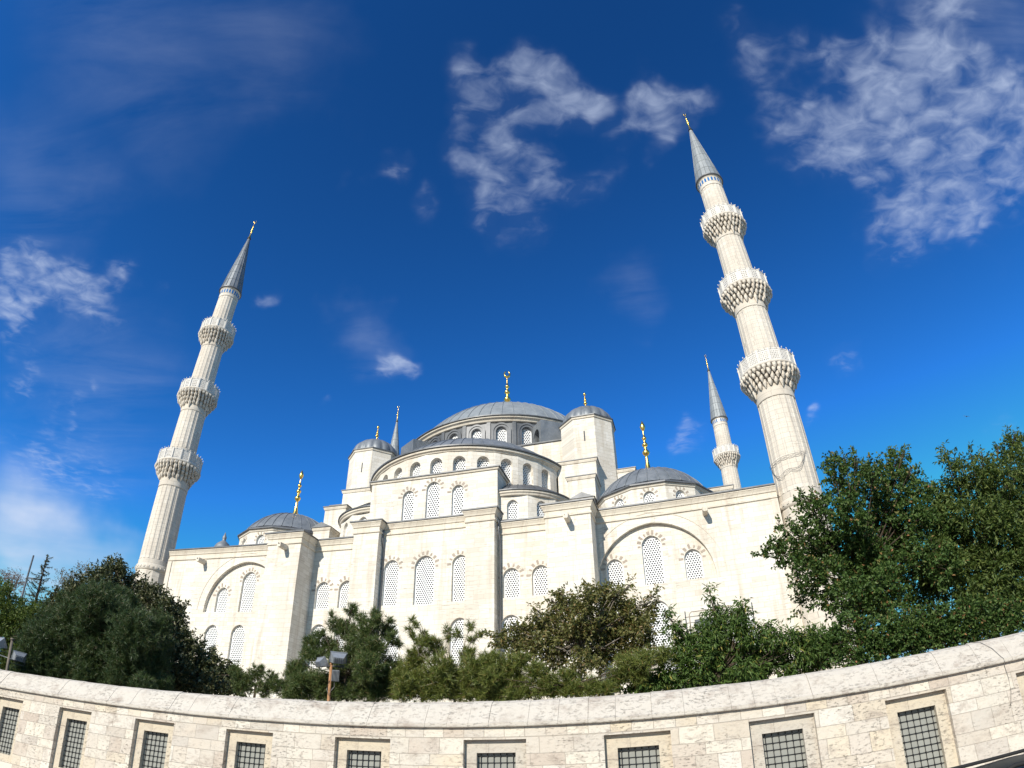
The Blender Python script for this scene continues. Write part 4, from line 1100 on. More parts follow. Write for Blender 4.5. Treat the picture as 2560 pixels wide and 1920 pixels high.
# ------------------------------------------------------------------ trees
CL = {"left_pine":[[-22.09,30.56,8.7,1.21],[-23.79,31.43,8.09,1.36],[-22.22,32.93,8.67,1.54],[-26.47,33.14,7.63,1.46],[-25.73,31.38,6.3,1.29],[-24.41,32.2,6.97,1.57],[-22.11,31.85,7.29,1.67],[-19.07,30.15,7.33,1.35],[-19.25,32.07,6.89,1.3],[-26.28,31.56,5.34,1.1],[-24.61,32.11,5.52,1.35],[-22.34,32.03,5.94,1.38],[-19.6,31.15,5.92,1.36],[-24.31,32.62,9.68,0.71],[-21.74,32.62,9.34,0.96],[-20.05,32.97,8.25,1.1],[-22.32,31.32,4.9,0.81],[-20.92,32.15,5.23,0.97],[-18.91,31.87,5.77,1.1],[-17.85,30.61,7.99,0.5],[-26.58,31.56,4.68,0.7],[-29.2,34.9,5.11,0.88],[-25.69,32.11,4.87,0.79],[-24.37,31.89,4.87,0.76],[-24.43,33.49,5.05,0.78],[-22.4,32.21,4.93,0.73],[-20.92,31.59,4.88,0.7],[-20.28,32.2,4.94,0.7],[-17.87,29.87,4.7,0.63],[-17.86,31.48,4.86,0.65]],"left_magnolia":[[-25.93,36.86,12.26,0.85],[-25.77,35.65,11.4,0.89],[-25.59,37.94,11.79,1.02],[-24.6,38.74,11.56,0.9],[-27.45,36.49,10.79,1.15],[-22.61,37.12,10.95,0.84],[-20.78,35.45,9.91,0.83],[-20.92,37.13,9.57,0.8],[-21.08,37.19,8.79,0.9],[-18.76,34.72,7.76,0.82],[-19.14,37.12,7.75,0.86],[-17.82,36.11,7.09,0.73],[-17.13,36.1,6.66,0.81],[-16.54,36.44,6.37,0.8],[-15.02,34.8,5.92,0.59],[-30.99,39.52,10.93,1.14],[-32.45,40.32,10.52,1.04],[-18.56,34.13,6.4,1.06],[-19.08,37.3,6.37,1.03],[-20.86,35.82,7.56,1.06],[-20.69,36.13,6.32,1.04],[-16.17,33.98,5.61,0.75],[-23.49,37.0,11.94,0.19],[-19.97,35.78,10.15,0.29],[-27.32,38.45,13.29,0.48],[-25.77,37.03,12.9,0.29],[-20.12,36.16,10.42,0.25],[-19.64,35.88,9.69,0.24],[-20.61,36.58,5.59,0.76],[-18.51,34.74,5.35,0.7],[-17.42,34.61,5.37,0.6],[-17.1,36.02,5.54,0.53],[-16.01,35.69,5.51,0.43]],"left_brown":[[-31.37,40.69,13.14,0.66],[-32.79,41.59,12.79,0.74],[-32.25,40.33,11.89,0.66],[-33.84,41.5,12.99,0.48],[-30.18,39.98,13.2,0.45],[-32.07,41.56,12.2,0.8]],"far_red":[[-39.43,42.55,12.67,0.77],[-38.73,42.38,11.94,0.83],[-40.53,43.32,12.3,0.71],[-38.51,42.38,12.53,0.38],[-40.71,42.93,12.85,0.48]],"far_green":[[-34.51,36.83,9.81,0.93],[-36.44,38.33,10.81,0.63],[-33.87,36.78,8.52,1.28],[-33.01,36.93,8.18,1.13],[-33.32,37.06,7.33,1.38],[-35.58,39.53,9.74,0.96],[-31.4,36.38,8.68,0.97],[-32.33,37.1,7.56,1.11],[-34.42,38.16,6.32,1.02],[-34.38,39.21,6.19,0.9],[-32.95,39.23,9.54,0.9],[-33.01,38.39,6.76,0.75],[-33.37,37.21,5.21,0.74],[-33.1,38.0,5.33,0.74],[-32.33,38.23,5.39,0.73],[-31.05,36.14,6.01,0.82]],"small_pine":[[-11.55,28.69,5.71,0.35],[-11.9,28.61,5.33,0.38],[-10.72,28.47,5.51,0.37],[-11.01,28.59,5.05,0.43],[-11.3,28.59,5.92,0.19],[-10.35,28.35,5.18,0.36],[-12.25,28.79,5.1,0.44],[-12.58,28.67,5.63,0.38]],"mid_pine":[[-7.13,27.64,8.54,0.24],[-7.02,27.47,8.73,0.13],[-7.79,27.77,7.92,0.36],[-8.06,27.86,8.39,0.13],[-7.34,28.07,7.78,0.48],[-6.31,27.32,7.65,0.46],[-5.83,26.91,7.9,0.31],[-6.03,27.42,8.46,0.2],[-5.31,27.12,8.07,0.15],[-5.45,27.52,7.72,0.34],[-5.16,27.12,7.31,0.28],[-6.7,27.33,6.97,0.63],[-8.24,28.46,7.08,0.48],[-8.91,27.92,7.17,0.33],[-8.58,27.77,6.65,0.41],[-5.93,27.1,6.85,0.62],[-7.39,27.66,6.24,0.63],[-6.02,26.52,5.94,0.71],[-9.52,28.22,6.0,0.45],[-9.85,28.87,5.52,0.52],[-8.84,28.12,5.36,0.59],[-8.01,28.21,5.25,0.52],[-7.07,28.45,5.39,0.64],[-5.86,27.98,5.38,0.62],[-5.29,27.64,6.1,0.56],[-4.91,27.32,7.14,0.17],[-8.56,28.18,7.58,0.24],[-6.58,27.35,8.15,0.23],[-9.13,28.06,6.67,0.3],[-9.68,28.02,4.9,0.38],[-9.13,27.81,4.91,0.38],[-8.73,28.07,4.97,0.38],[-8.13,27.66,4.95,0.37],[-7.74,27.91,5.01,0.37],[-7.23,27.75,5.01,0.37],[-6.61,27.11,4.96,0.36],[-6.22,27.39,5.01,0.36],[-5.74,27.23,5.01,0.35],[-5.34,27.47,5.06,0.36],[-9.07,27.56,5.42,0.41],[-8.15,27.47,5.46,0.4],[-7.57,27.76,5.54,0.4],[-6.27,27.35,5.54,0.39],[-5.56,27.49,5.59,0.39]],"yellow_pine":[[-4.27,26.67,8.04,0.12],[-4.03,26.56,7.75,0.15],[-3.78,26.78,7.42,0.17],[-4.23,26.61,7.33,0.16],[-4.35,26.65,7.66,0.1],[-3.95,26.56,7.11,0.16],[-2.77,26.34,7.5,0.14],[-1.8,26.08,7.6,0.16],[-1.72,26.18,7.1,0.16],[-2.34,26.44,7.37,0.15],[-1.44,25.98,7.21,0.15],[-2.74,26.36,7.19,0.14],[-3.22,26.63,6.87,0.38],[-4.04,27.04,6.56,0.44],[-4.33,27.34,6.08,0.55],[-2.86,25.94,5.92,0.56],[-3.43,26.58,5.46,0.58],[-2.43,26.81,5.4,0.58],[-1.6,25.56,5.72,0.55],[-1.14,26.15,5.41,0.56],[-4.4,26.39,5.2,0.47],[-0.64,26.24,5.98,0.51],[-0.3,26.35,5.43,0.51],[-1.9,26.23,6.44,0.34],[-1.07,25.68,6.19,0.3],[-3.54,26.29,7.01,0.27],[-4.74,26.76,5.66,0.32],[-4.77,27.1,5.0,0.35],[-4.21,26.5,4.94,0.34],[-3.79,26.74,4.98,0.34],[-3.29,26.43,4.95,0.34],[-2.82,26.22,4.94,0.33],[-2.39,26.46,4.97,0.33],[-1.92,26.06,4.92,0.33],[-1.47,26.01,4.92,0.33],[-1.04,26.21,4.94,0.33],[-0.59,25.91,4.9,0.32],[-0.15,26.03,4.91,0.32],[-3.84,26.64,5.56,0.4],[-2.77,26.09,5.49,0.38],[-1.98,26.17,5.51,0.38],[-0.84,26.29,5.53,0.38]],"brown_tree":[[4.02,29.96,9.83,0.46],[4.9,30.65,9.8,0.5],[3.17,28.91,9.39,0.47],[2.39,29.91,9.63,0.36],[2.2,30.82,9.31,0.5],[1.69,30.79,8.69,0.55],[0.91,30.57,9.09,0.25],[0.89,30.61,9.5,0.14],[1.04,31.41,8.53,0.56],[0.3,31.01,8.34,0.46],[-0.18,30.84,7.88,0.49],[-0.78,30.96,7.97,0.31],[-1.05,31.03,8.29,0.14],[2.89,29.45,8.58,0.76],[4.0,30.47,8.67,0.85],[5.15,29.98,8.81,0.78],[6.07,30.03,8.96,0.51],[6.34,29.31,9.36,0.18],[6.49,29.06,9.59,0.11],[5.78,29.55,8.01,0.64],[4.91,30.87,7.98,0.79],[3.52,30.42,7.76,0.78],[2.37,30.65,7.91,0.72],[1.27,30.13,7.53,0.59],[0.4,30.3,7.34,0.47],[1.87,30.85,7.05,0.57],[2.87,29.02,6.58,0.53],[3.94,30.76,7.02,0.57],[6.01,30.09,7.45,0.41],[5.28,30.52,7.16,0.48],[4.83,29.3,9.86,0.21],[5.34,29.35,10.16,0.11],[1.72,30.5,9.93,0.1],[1.87,30.24,9.45,0.12],[2.24,30.02,10.09,0.18],[3.37,29.88,10.14,0.17],[3.99,29.97,10.27,0.18],[4.61,29.37,9.89,0.21],[-0.17,30.72,8.47,0.21]],"low_pine":[[-0.89,25.67,6.09,0.38],[-0.16,25.58,5.86,0.47],[-0.97,25.22,5.33,0.46],[0.07,25.57,5.22,0.42],[0.79,25.16,5.54,0.46],[1.25,25.06,5.12,0.41],[1.97,24.99,5.33,0.36],[2.17,24.81,4.92,0.28],[2.89,24.95,4.96,0.33],[3.31,24.55,4.79,0.23],[4.07,24.53,5.6,0.47],[4.72,24.12,5.73,0.45],[5.47,24.26,5.81,0.38],[4.55,24.69,5.36,0.48],[3.74,24.77,5.18,0.33],[0.23,25.16,6.08,0.29],[-1.18,25.69,4.85,0.3],[-0.75,25.73,4.86,0.3],[-0.31,25.31,4.8,0.29],[0.12,25.31,4.8,0.29],[0.54,25.36,4.82,0.29],[0.97,25.28,4.83,0.29],[1.38,25.06,4.82,0.29],[1.81,25.05,4.83,0.29],[2.23,24.97,4.83,0.28],[2.63,24.74,4.81,0.28],[3.06,24.78,4.82,0.28],[3.46,24.66,4.81,0.28]],"peach_tree":[[7.76,24.66,7.48,0.28],[7.64,24.54,8.02,0.14],[7.62,24.5,8.37,0.09],[7.77,24.43,6.91,0.44],[8.44,24.77,7.25,0.35],[8.82,24.14,7.62,0.16],[8.68,24.07,7.2,0.25],[8.52,23.92,6.83,0.32],[7.29,24.92,6.86,0.32],[6.61,25.12,6.8,0.28],[5.97,24.76,7.31,0.2],[5.85,24.84,7.6,0.14],[6.11,24.67,6.88,0.25],[6.65,24.88,6.29,0.47],[7.31,24.59,6.18,0.56],[8.34,24.88,6.36,0.57],[8.76,23.94,6.32,0.44],[6.24,25.27,5.89,0.42],[6.76,24.67,5.55,0.55],[7.77,25.0,5.63,0.59],[8.58,24.79,5.62,0.57],[9.36,24.71,5.83,0.5],[5.08,25.09,5.05,0.36],[4.62,25.26,5.01,0.24],[4.36,25.27,5.42,0.15],[5.49,24.66,5.15,0.4],[6.26,24.84,5.08,0.46],[7.07,25.13,5.02,0.41],[7.8,25.01,5.08,0.46],[8.31,23.8,4.93,0.45],[9.11,24.42,5.21,0.46],[4.05,25.24,5.23,0.17],[9.41,23.86,6.44,0.29],[9.68,23.66,5.98,0.43],[9.71,24.44,5.35,0.44],[10.16,24.42,5.6,0.35],[10.08,24.03,4.74,0.34],[10.43,23.82,4.86,0.34],[10.8,23.86,5.12,0.29],[4.17,25.55,4.88,0.29],[4.61,25.39,4.87,0.29],[4.95,24.78,4.8,0.28],[5.42,24.8,4.8,0.28],[5.97,25.19,4.85,0.29],[6.35,24.81,4.81,0.29],[6.82,24.84,4.81,0.29],[7.29,24.83,4.8,0.29],[7.7,24.63,4.77,0.29],[8.17,24.6,4.76,0.29],[8.57,24.37,4.72,0.29],[8.93,24.05,4.67,0.28],[10.97,23.43,5.89,0.44],[11.86,24.22,5.88,0.45],[10.7,23.25,5.4,0.45],[11.59,23.91,5.24,0.44],[11.23,24.16,4.99,0.39],[11.7,23.37,5.41,0.39],[10.35,23.46,5.87,0.39],[12.05,23.49,5.79,0.34]],"right_tree":[[15.03,25.55,14.15,0.36],[14.85,25.9,14.46,0.16],[15.8,25.66,14.59,0.16],[16.74,26.06,14.75,0.22],[14.59,24.62,13.21,0.6],[17.09,26.97,14.42,0.63],[16.22,24.19,13.06,0.53],[18.88,26.29,14.5,0.51],[18.71,24.93,14.34,0.18],[18.62,25.44,14.32,0.25],[18.36,24.44,13.14,0.25],[18.78,24.96,12.97,0.4],[18.56,26.02,13.43,0.91],[16.95,26.14,13.0,1.04],[15.87,27.0,13.23,0.77],[13.37,25.58,12.41,0.34],[13.3,26.08,12.25,0.34],[14.18,26.5,12.13,0.65],[14.0,23.71,10.94,0.84],[17.89,27.0,12.25,1.14],[18.17,24.84,11.9,0.78],[18.97,24.58,12.12,0.31],[12.24,25.92,11.32,0.36],[12.07,26.71,11.81,0.19],[12.35,24.86,10.67,0.59],[11.42,26.05,10.39,0.43],[11.04,26.48,10.35,0.26],[11.83,25.75,10.04,0.6],[13.71,27.28,10.44,0.87],[14.87,26.41,10.49,1.01],[17.21,27.49,10.87,1.12],[18.1,26.26,10.78,1.02],[17.82,24.39,10.64,0.75],[13.47,25.42,8.93,0.8],[12.32,25.26,9.12,0.55],[12.12,26.06,9.04,0.31],[15.57,26.32,9.26,0.96],[17.46,26.55,9.54,1.07],[17.3,24.46,8.94,0.79],[13.17,25.65,8.12,0.72],[12.93,27.02,8.47,0.39],[12.51,27.26,8.15,0.32],[13.67,24.19,7.56,0.79],[14.9,23.73,7.55,0.86],[18.33,26.46,8.27,0.91],[13.89,26.13,7.62,0.56],[15.17,25.57,7.05,0.69],[16.97,26.12,7.21,0.87],[18.66,26.28,7.43,0.82],[13.68,25.07,12.01,0.44],[13.55,26.58,13.09,0.14],[18.06,27.59,10.5,1.2],[15.35,25.4,9.33,1.08],[15.92,25.55,8.74,1.08],[14.89,24.76,10.59,0.86],[17.69,25.74,11.55,0.86],[14.59,24.7,7.21,0.74],[14.01,26.28,10.51,0.81],[20.79,26.64,12.03,0.93],[19.5,24.95,10.43,0.7],[20.3,26.17,9.9,0.8],[17.99,23.76,8.33,0.78],[19.42,26.55,8.72,0.78]],"far_right_tree":[[21.24,25.02,13.91,0.26],[21.18,25.03,13.27,0.34],[22.48,25.63,13.77,0.26],[22.76,25.06,14.02,0.16],[21.68,24.26,12.67,0.54],[23.17,24.61,13.71,0.23],[24.21,25.88,13.51,0.59],[22.83,23.42,12.25,0.62],[25.42,24.24,14.68,0.17],[26.17,25.21,14.79,0.28],[25.64,25.27,14.29,0.42],[25.46,24.32,13.86,0.45],[24.5,23.85,12.69,0.56],[22.36,26.56,12.92,0.61],[21.05,26.29,12.54,0.42],[20.53,25.92,13.08,0.2],[22.55,25.42,12.09,0.76],[23.7,25.17,11.88,0.9],[26.59,26.77,12.6,0.94],[20.78,25.75,11.47,0.61],[20.4,23.81,10.32,0.77],[21.35,23.37,10.04,0.89],[24.54,25.35,10.62,0.94],[20.35,26.56,10.95,0.61],[21.09,26.22,10.17,0.85],[22.69,26.5,9.96,1.04],[22.25,24.3,9.12,0.98],[23.33,24.52,8.93,0.8],[19.21,24.93,8.62,0.78],[20.54,25.07,8.3,0.95],[21.43,24.34,7.94,0.95],[24.47,26.39,8.23,0.84],[19.36,24.53,7.3,0.69],[20.47,24.4,6.98,0.77],[23.23,26.09,7.01,0.8],[22.5,24.99,5.94,0.53],[21.47,24.94,6.07,0.63],[27.51,26.38,13.27,0.86],[26.53,26.33,11.05,0.91],[23.15,23.72,8.25,0.86],[22.42,23.77,6.66,0.75],[21.65,25.48,14.44,0.12],[24.61,24.9,14.32,0.13],[18.94,25.54,7.9,0.6],[20.19,26.12,8.33,0.62],[20.32,26.33,9.64,0.56],[21.83,26.66,6.76,0.71],[21.68,24.58,6.15,0.6],[23.52,25.59,6.74,0.63],[19.25,24.68,6.65,0.5],[18.78,24.71,10.86,0.54],[18.25,24.45,9.28,0.66],[18.32,24.7,8.49,0.66]],"laurel_shrub":[[12.22,22.74,5.98,0.57],[12.92,22.27,5.72,0.56],[13.85,22.16,5.64,0.63],[14.76,21.92,5.65,0.64],[15.6,21.55,5.68,0.58],[16.47,21.27,5.61,0.52],[16.1,21.48,5.11,0.46],[15.41,22.06,5.12,0.49],[14.27,21.97,5.01,0.48],[13.4,22.22,5.06,0.41],[12.49,22.33,5.14,0.41],[11.8,22.77,5.44,0.5],[11.4,22.8,5.02,0.38],[12.17,22.48,4.8,0.32],[17.21,21.44,5.19,0.37],[17.69,21.29,5.14,0.25],[15.55,21.85,5.59,0.49],[15.89,21.76,4.98,0.3],[17.23,21.46,4.77,0.25],[18.27,21.38,4.84,0.32],[18.79,21.33,5.06,0.38],[17.06,21.2,5.75,0.44],[18.03,21.17,5.49,0.51],[11.86,22.37,4.82,0.36],[12.37,22.42,4.84,0.36],[12.92,22.52,4.87,0.37],[13.34,22.37,4.87,0.37],[13.76,22.22,4.86,0.37],[14.08,21.91,4.83,0.37],[14.74,22.13,4.87,0.37],[15.15,21.94,4.85,0.37],[15.51,21.7,4.82,0.37],[16.14,21.81,4.84,0.38],[16.36,21.38,4.78,0.38],[16.89,21.34,4.78,0.38],[17.58,21.51,4.8,0.39],[17.8,21.07,4.74,0.38],[18.32,21.0,4.72,0.39],[18.96,21.06,4.72,0.39],[12.95,22.48,5.37,0.42],[13.49,22.29,5.36,0.42],[13.89,21.89,5.31,0.41],[14.54,21.89,5.33,0.42],[15.28,21.97,5.36,0.43],[15.74,21.67,5.32,0.43],[16.28,21.46,5.29,0.43],[16.81,21.23,5.26,0.43],[17.53,21.22,5.26,0.44],[18.44,21.43,5.3,0.45],[18.68,20.84,5.2,0.44]]}

def mesh_np(name, V, F, mat, parent):
    me = bpy.data.meshes.new(name)
    nf = len(F)
    me.vertices.add(len(V)); me.loops.add(nf * 3); me.polygons.add(nf)
    me.vertices.foreach_set('co', V.astype(np.float32).ravel())
    me.loops.foreach_set('vertex_index', F.astype(np.int32).ravel())
    me.polygons.foreach_set('loop_start', np.arange(0, nf * 3, 3, dtype=np.int32))
    me.materials.append(mat)
    me.update(calc_edges=True)
    return link(name, me, parent)

def unit(a): return a / (np.linalg.norm(a, axis=1, keepdims=True) + 1e-9)

def leaf_cloud(cl, rng, dens, L, Wd, twig, droop, per=12, shell=0.45):
    """twigs scattered through each clump, leaves set along every twig"""
    P, D, ctr = [], [], []
    for x, y, z, r in cl:
        n = max(4, int(dens * r * r / per))
        d = unit(rng.normal(size=(n, 3)))
        rad = r * rng.uniform(0, 1, n) ** shell
        wob = 1 + 0.28 * np.sin(d[:, 0] * 5 + x) * np.sin(d[:, 2] * 6 + y)
        p = d * (rad * wob)[:, None]
        P.append(p + np.array([x, y, z])); D.append(unit(d + rng.normal(scale=0.55, size=(n, 3)) + np.array([0, 0, 0.35])))
    P = np.concatenate(P); D = np.concatenate(D)
    n = len(P)
    t = np.tile(np.linspace(0.05, 1, per), n)
    P = np.repeat(P, per, 0); D = np.repeat(D, per, 0)
    N = len(P)
    base = P + D * (t * twig)[:, None] + rng.normal(scale=twig * 0.08, size=(N, 3))
    ax = unit(D * 0.6 + rng.normal(scale=0.8, size=(N, 3)) + np.array([0, 0, -droop]))
    side = unit(np.cross(ax, unit(rng.normal(size=(N, 3)) + np.array([0, 0, 0.6]))))
    nor = np.cross(side, ax)
    l = L * rng.uniform(0.65, 1.2, N)[:, None]; w = Wd * rng.uniform(0.75, 1.2, N)[:, None]
    mid = base + ax * l * 0.5
    V = np.stack([base, mid - side * w * 0.5 + nor * w * 0.18, base + ax * l - nor * l * 0.12, mid + side * w * 0.5 + nor * w * 0.18], 1).reshape(-1, 3)
    i = np.arange(N)[:, None] * 4
    F = np.concatenate([i + np.array([0, 1, 2]), i + np.array([0, 2, 3])], 1).reshape(-1, 3)
    return V, F

def needle_cloud(cl, rng, dens, L, Wd, per=22, shell=0.5):
    P, D = [], []
    for x, y, z, r in cl:
        n = max(3, int(dens * r * r))
        d = unit(rng.normal(size=(n, 3)))
        rad = r * rng.uniform(0, 1, n) ** shell * (1 + 0.3 * np.sin(d[:, 0] * 5 + x) * np.sin(d[:, 2] * 6 + y))
        P.append(d * rad[:, None] + np.array([x, y, z])); D.append(unit(d * 0.7 + rng.normal(scale=0.45, size=(n, 3)) + np.array([0, 0, 0.55])))
    P = np.concatenate(P); D = np.concatenate(D); n = len(P)
    S = rng.uniform(0.75, 1.25, n)
    P = np.repeat(P, per, 0); D = np.repeat(D, per, 0); S = np.repeat(S, per)
    N = len(P)
    t = np.tile(np.linspace(-0.35, 0.35, per), n) * L
    ax = unit(D * 0.8 + rng.normal(scale=0.62, size=(N, 3)))
    side = unit(np.cross(ax, rng.normal(size=(N, 3))))
    base = P + D * t[:, None]
    l = (L * S * rng.uniform(0.7, 1.1, N))[:, None]
    V = np.stack([base - side * Wd / 2, base + side * Wd / 2, base + ax * l], 1).reshape(-1, 3)
    F = np.arange(N * 3).reshape(-1, 3)
    return V, F

def limbs(cl, foot, rng, r0, mat, parent, every=1, fork=0.45):
    cl = np.array(cl)
    c0 = cl[:, :3].mean(0)
    foot = np.array(foot)
    zmin = cl[:, 2].min()
    tr = MB()
    lean = np.array([rng.uniform(-.3, .3), rng.uniform(-.3, .3), 0])
    top = foot * (1 - fork) + c0 * fork
    top[2] = max(foot[2] + 0.8, min(zmin + 0.35 * (c0[2] - zmin), c0[2] - 0.2))
    mid = (foot + top) / 2 + lean * 0.5
    tr.tube([foot, mid, top, top * 0.4 + c0 * 0.6], [r0, r0 * 0.85, r0 * 0.7, r0 * 0.45], 9)
    tr.build('trunk', mat, parent)
    br = MB()
    for k in range(0, len(cl), every):
        c = cl[k, :3]; r = cl[k, 3]
        f = rng.uniform(0.0, 0.8)
        st = top * (1 - f * 0.6) + c0 * f * 0.6
        m1 = st * 0.6 + c * 0.4 + rng.normal(scale=0.12, size=3) + np.array([0, 0, -0.12])
        m2 = st * 0.25 + c * 0.75 + rng.normal(scale=0.1, size=3)
        tip = c + rng.normal(scale=0.25, size=3) * r + np.array([0, 0, r * 0.7])
        br.tube([st, m1, m2, tip], [r0 * 0.38, r0 * 0.26, r0 * 0.16, 0.012], 6)
        for q in range(3):
            d = rng.normal(size=3); d /= np.linalg.norm(d)
            br.tube([m2 * 0.5 + c * 0.5, c + d * r * 0.5, c + d * r * 0.95], [r0 * 0.13, r0 * 0.09, 0.008], 4)
    br.build('limbs', mat, parent)

def tree(key, name, label, cat, foot, kind, leafmat, barkmat, r0, dens, L, Wd, twig=0.35, droop=0.1, per=12, group=None, every=1):
    rng = np.random.default_rng(abs(hash_(key)) % 100000)
    cl = [(x, y, z, r_ * (0.89 if kind == 'leaf' else 1.0)) for x, y, z, r_ in CL[key]]
    root = empty(name, foot)
    tag(root, label, cat, group)
    off = np.array([*foot, 0.0])
    cl = [tuple(np.array(c) - off) for c in cl]
    if kind == 'leaf': V, F = leaf_cloud(cl, rng, dens, L, Wd, twig, droop, per)
    else: V, F = needle_cloud(cl, rng, dens, L, Wd, per)
    mesh_np('crown', V, F, leafmat, root)
    limbs(cl, (0, 0, -0.3), rng, r0, barkmat, root, every)
    return root
def hash_(s):
    h = 0
    for ch in s: h = (h * 131 + ord(ch)) % 1000003
    return h
TG = 'trees behind the stone wall'
tree('left_pine', 'pine_tree', 'big bushy dark green pine in front of the fluted minaret foot', 'pine tree', (-21.9, 33.6, 2.9), 'needle', M['pine_dark'], M['bark'], 0.2, 560, 0.28, 0.024, per=20, group=TG)
tree('left_magnolia', 'magnolia_tree', 'dark glossy-leaved tree behind the big bushy pine, below the fluted minaret', 'tree', (-22.6, 38.0, 3.2), 'leaf', M['dark_leaf'], M['bark'], 0.22, 2000, 0.24, 0.115, 0.5, 0.1, 12, TG)
tree('left_brown', 'withered_tree', 'wispy brown half-bare tree showing between the bare conifer and glossy-leaved tree', 'tree', (-31.8, 41.0, 3.4), 'leaf', M['twig_brown'], M['bark_pale'], 0.14, 900, 0.16, 0.055, 0.5, 0.1, 8, TG)
tree('far_red', 'withered_tree', 'sparse reddish tree beside the thin dark mast', 'tree', (-39.2, 42.6, 3.4), 'leaf', M['twig_red'], M['bark_pale'], 0.14, 850, 0.16, 0.055, 0.5, 0.1, 8, TG)
tree('far_green', 'leafy_tree', 'olive green leafy tree at the end of the wall behind the grey floodlight post', 'tree', (-34.6, 38.5, 3.3), 'leaf', M['olive_leaf'], M['bark'], 0.2, 1900, 0.2, 0.09, 0.4, 0.1, 10, TG)
tree('small_pine', 'pine_tree', 'small low pine bush between the big bushy pine and the rusty floodlight post', 'pine tree', (-11.5, 28.6, 2.85), 'needle', M['pine'], M['bark'], 0.09, 700, 0.20, 0.02, per=18, group=TG)
tree('mid_pine', 'pine_tree', 'tall-shooted green pine beside the rusty floodlight post', 'pine tree', (-7.0, 27.6, 2.8), 'needle', M['pine'], M['bark'], 0.10, 560, 0.27, 0.021, per=20, group=TG)
tree('yellow_pine', 'pine_tree', 'yellowish green pine with thin upright shoots, under the attic windows', 'pine tree', (-2.3, 26.4, 2.75), 'needle', M['pine_yellow'], M['bark_pale'], 0.07, 600, 0.26, 0.02, per=20, group=TG)
tree('brown_tree', 'autumn_tree', 'olive brown broad tree turning to autumn in front of the facade', 'tree', (2.9, 30.0, 3.0), 'leaf', M['brown_leaf'], M['bark_pale'], 0.13, 3300, 0.21, 0.085, 0.4, 0.25, 11, TG)
tree('low_pine', 'pine_tree', 'low spreading pine hedge between the coping and the olive brown autumn tree', 'pine tree', (2.3, 24.9, 2.7), 'needle', M['pine_yellow'], M['bark'], 0.08, 700, 0.25, 0.021, per=20, group=TG)
tree('peach_tree', 'peach_tree', 'bright green tree with long drooping leaves in front of the scaffold', 'tree', (7.4, 24.9, 2.7), 'leaf', M['peach_leaf'], M['bark'], 0.10, 3600, 0.25, 0.06, 0.32, 0.85, 9, TG)
tree('right_tree', 'evergreen_tree', 'large dark green evergreen hiding the foot of the cable-slung minaret', 'tree', (15.4, 28.6, 2.9), 'leaf', M['laurel_leaf'], M['bark'], 0.15, 2150, 0.19, 0.095, 0.42, 0.05, 14, TG)
tree('far_right_tree', 'leafy_tree', 'tall tree with long olive leaves at the edge, beside the large dark evergreen', 'tree', (23.2, 28.3, 2.9), 'leaf', M['olive_leaf'], M['bark'], 0.15, 2100, 0.26, 0.085, 0.5, 0.35, 12, TG)
tree('laurel_shrub', 'laurel_hedge', 'low dark green laurel shrub along the coping under the large evergreen', 'shrub', (14.6, 22.9, 2.7), 'leaf', M['laurel_leaf'], M['bark'], 0.10, 3000, 0.16, 0.08, 0.30, 0.1, 11, TG)

# bare conifer with hanging twigs
rng = np.random.default_rng(5)
bc = empty('bare_conifer', (-34.9, 40.8, 3.3)); tag(bc, 'nearly bare dark conifer with ragged drooping twigs next to the thin mast', 'tree', TG)
mb = MB(); mb.tube([(0, 0, -0.3), (0.0, 0, 5), (-0.12, 0.02, 9), (-0.2, 0.05, 11.2)], [0.2, 0.15, 0.08, 0.015], 8); mb.build('trunk', M['bark'], bc)
tw = MB()
VV, FF, off = [], [], 0
for k in range(90):
    z = 5.2 + 5.9 * k / 89
    a = rng.uniform(0, 2 * math.pi); L_ = ((11.6 - z) * 0.26 + 0.25) * rng.uniform(0.35, 1.25)
    base = np.array([-0.2 * (z - 5) / 6, 0, z])
    d = np.array([math.cos(a), math.sin(a), rng.uniform(-0.25, 0.75)])
    pts = [base + d * L_ * t + np.array([0, 0, -0.35 * L_ * t * t + 0.25 * L_ * t ** 4]) for t in (0, .25, .5, .75, 1)]
    tw.tube(pts, [0.026, 0.02, 0.016, 0.012, 0.005], 5)
    n_l = int(60 * L_)
    t = rng.uniform(0.15, 1, n_l)
    P = base + d * (L_ * t)[:, None]; P[:, 2] += -0.35 * L_ * t * t + 0.25 * L_ * t ** 4
    ax = unit(rng.normal(scale=0.6, size=(n_l, 3)) + np.array([0, 0, -0.5])); sd = unit(np.cross(ax, rng.normal(size=(n_l, 3)))) * 0.02
    l = rng.uniform(0.08, 0.24, n_l)[:, None]
    VV.append(np.stack([P - sd, P + sd, P + ax * l], 1).reshape(-1, 3)); FF.append(np.arange(n_l * 3).reshape(-1, 3) + off); off += n_l * 3
tw.build('limbs', M['bark'], bc)
mesh_np('crown', np.concatenate(VV), np.concatenate(FF), M['dark_leaf'], bc)

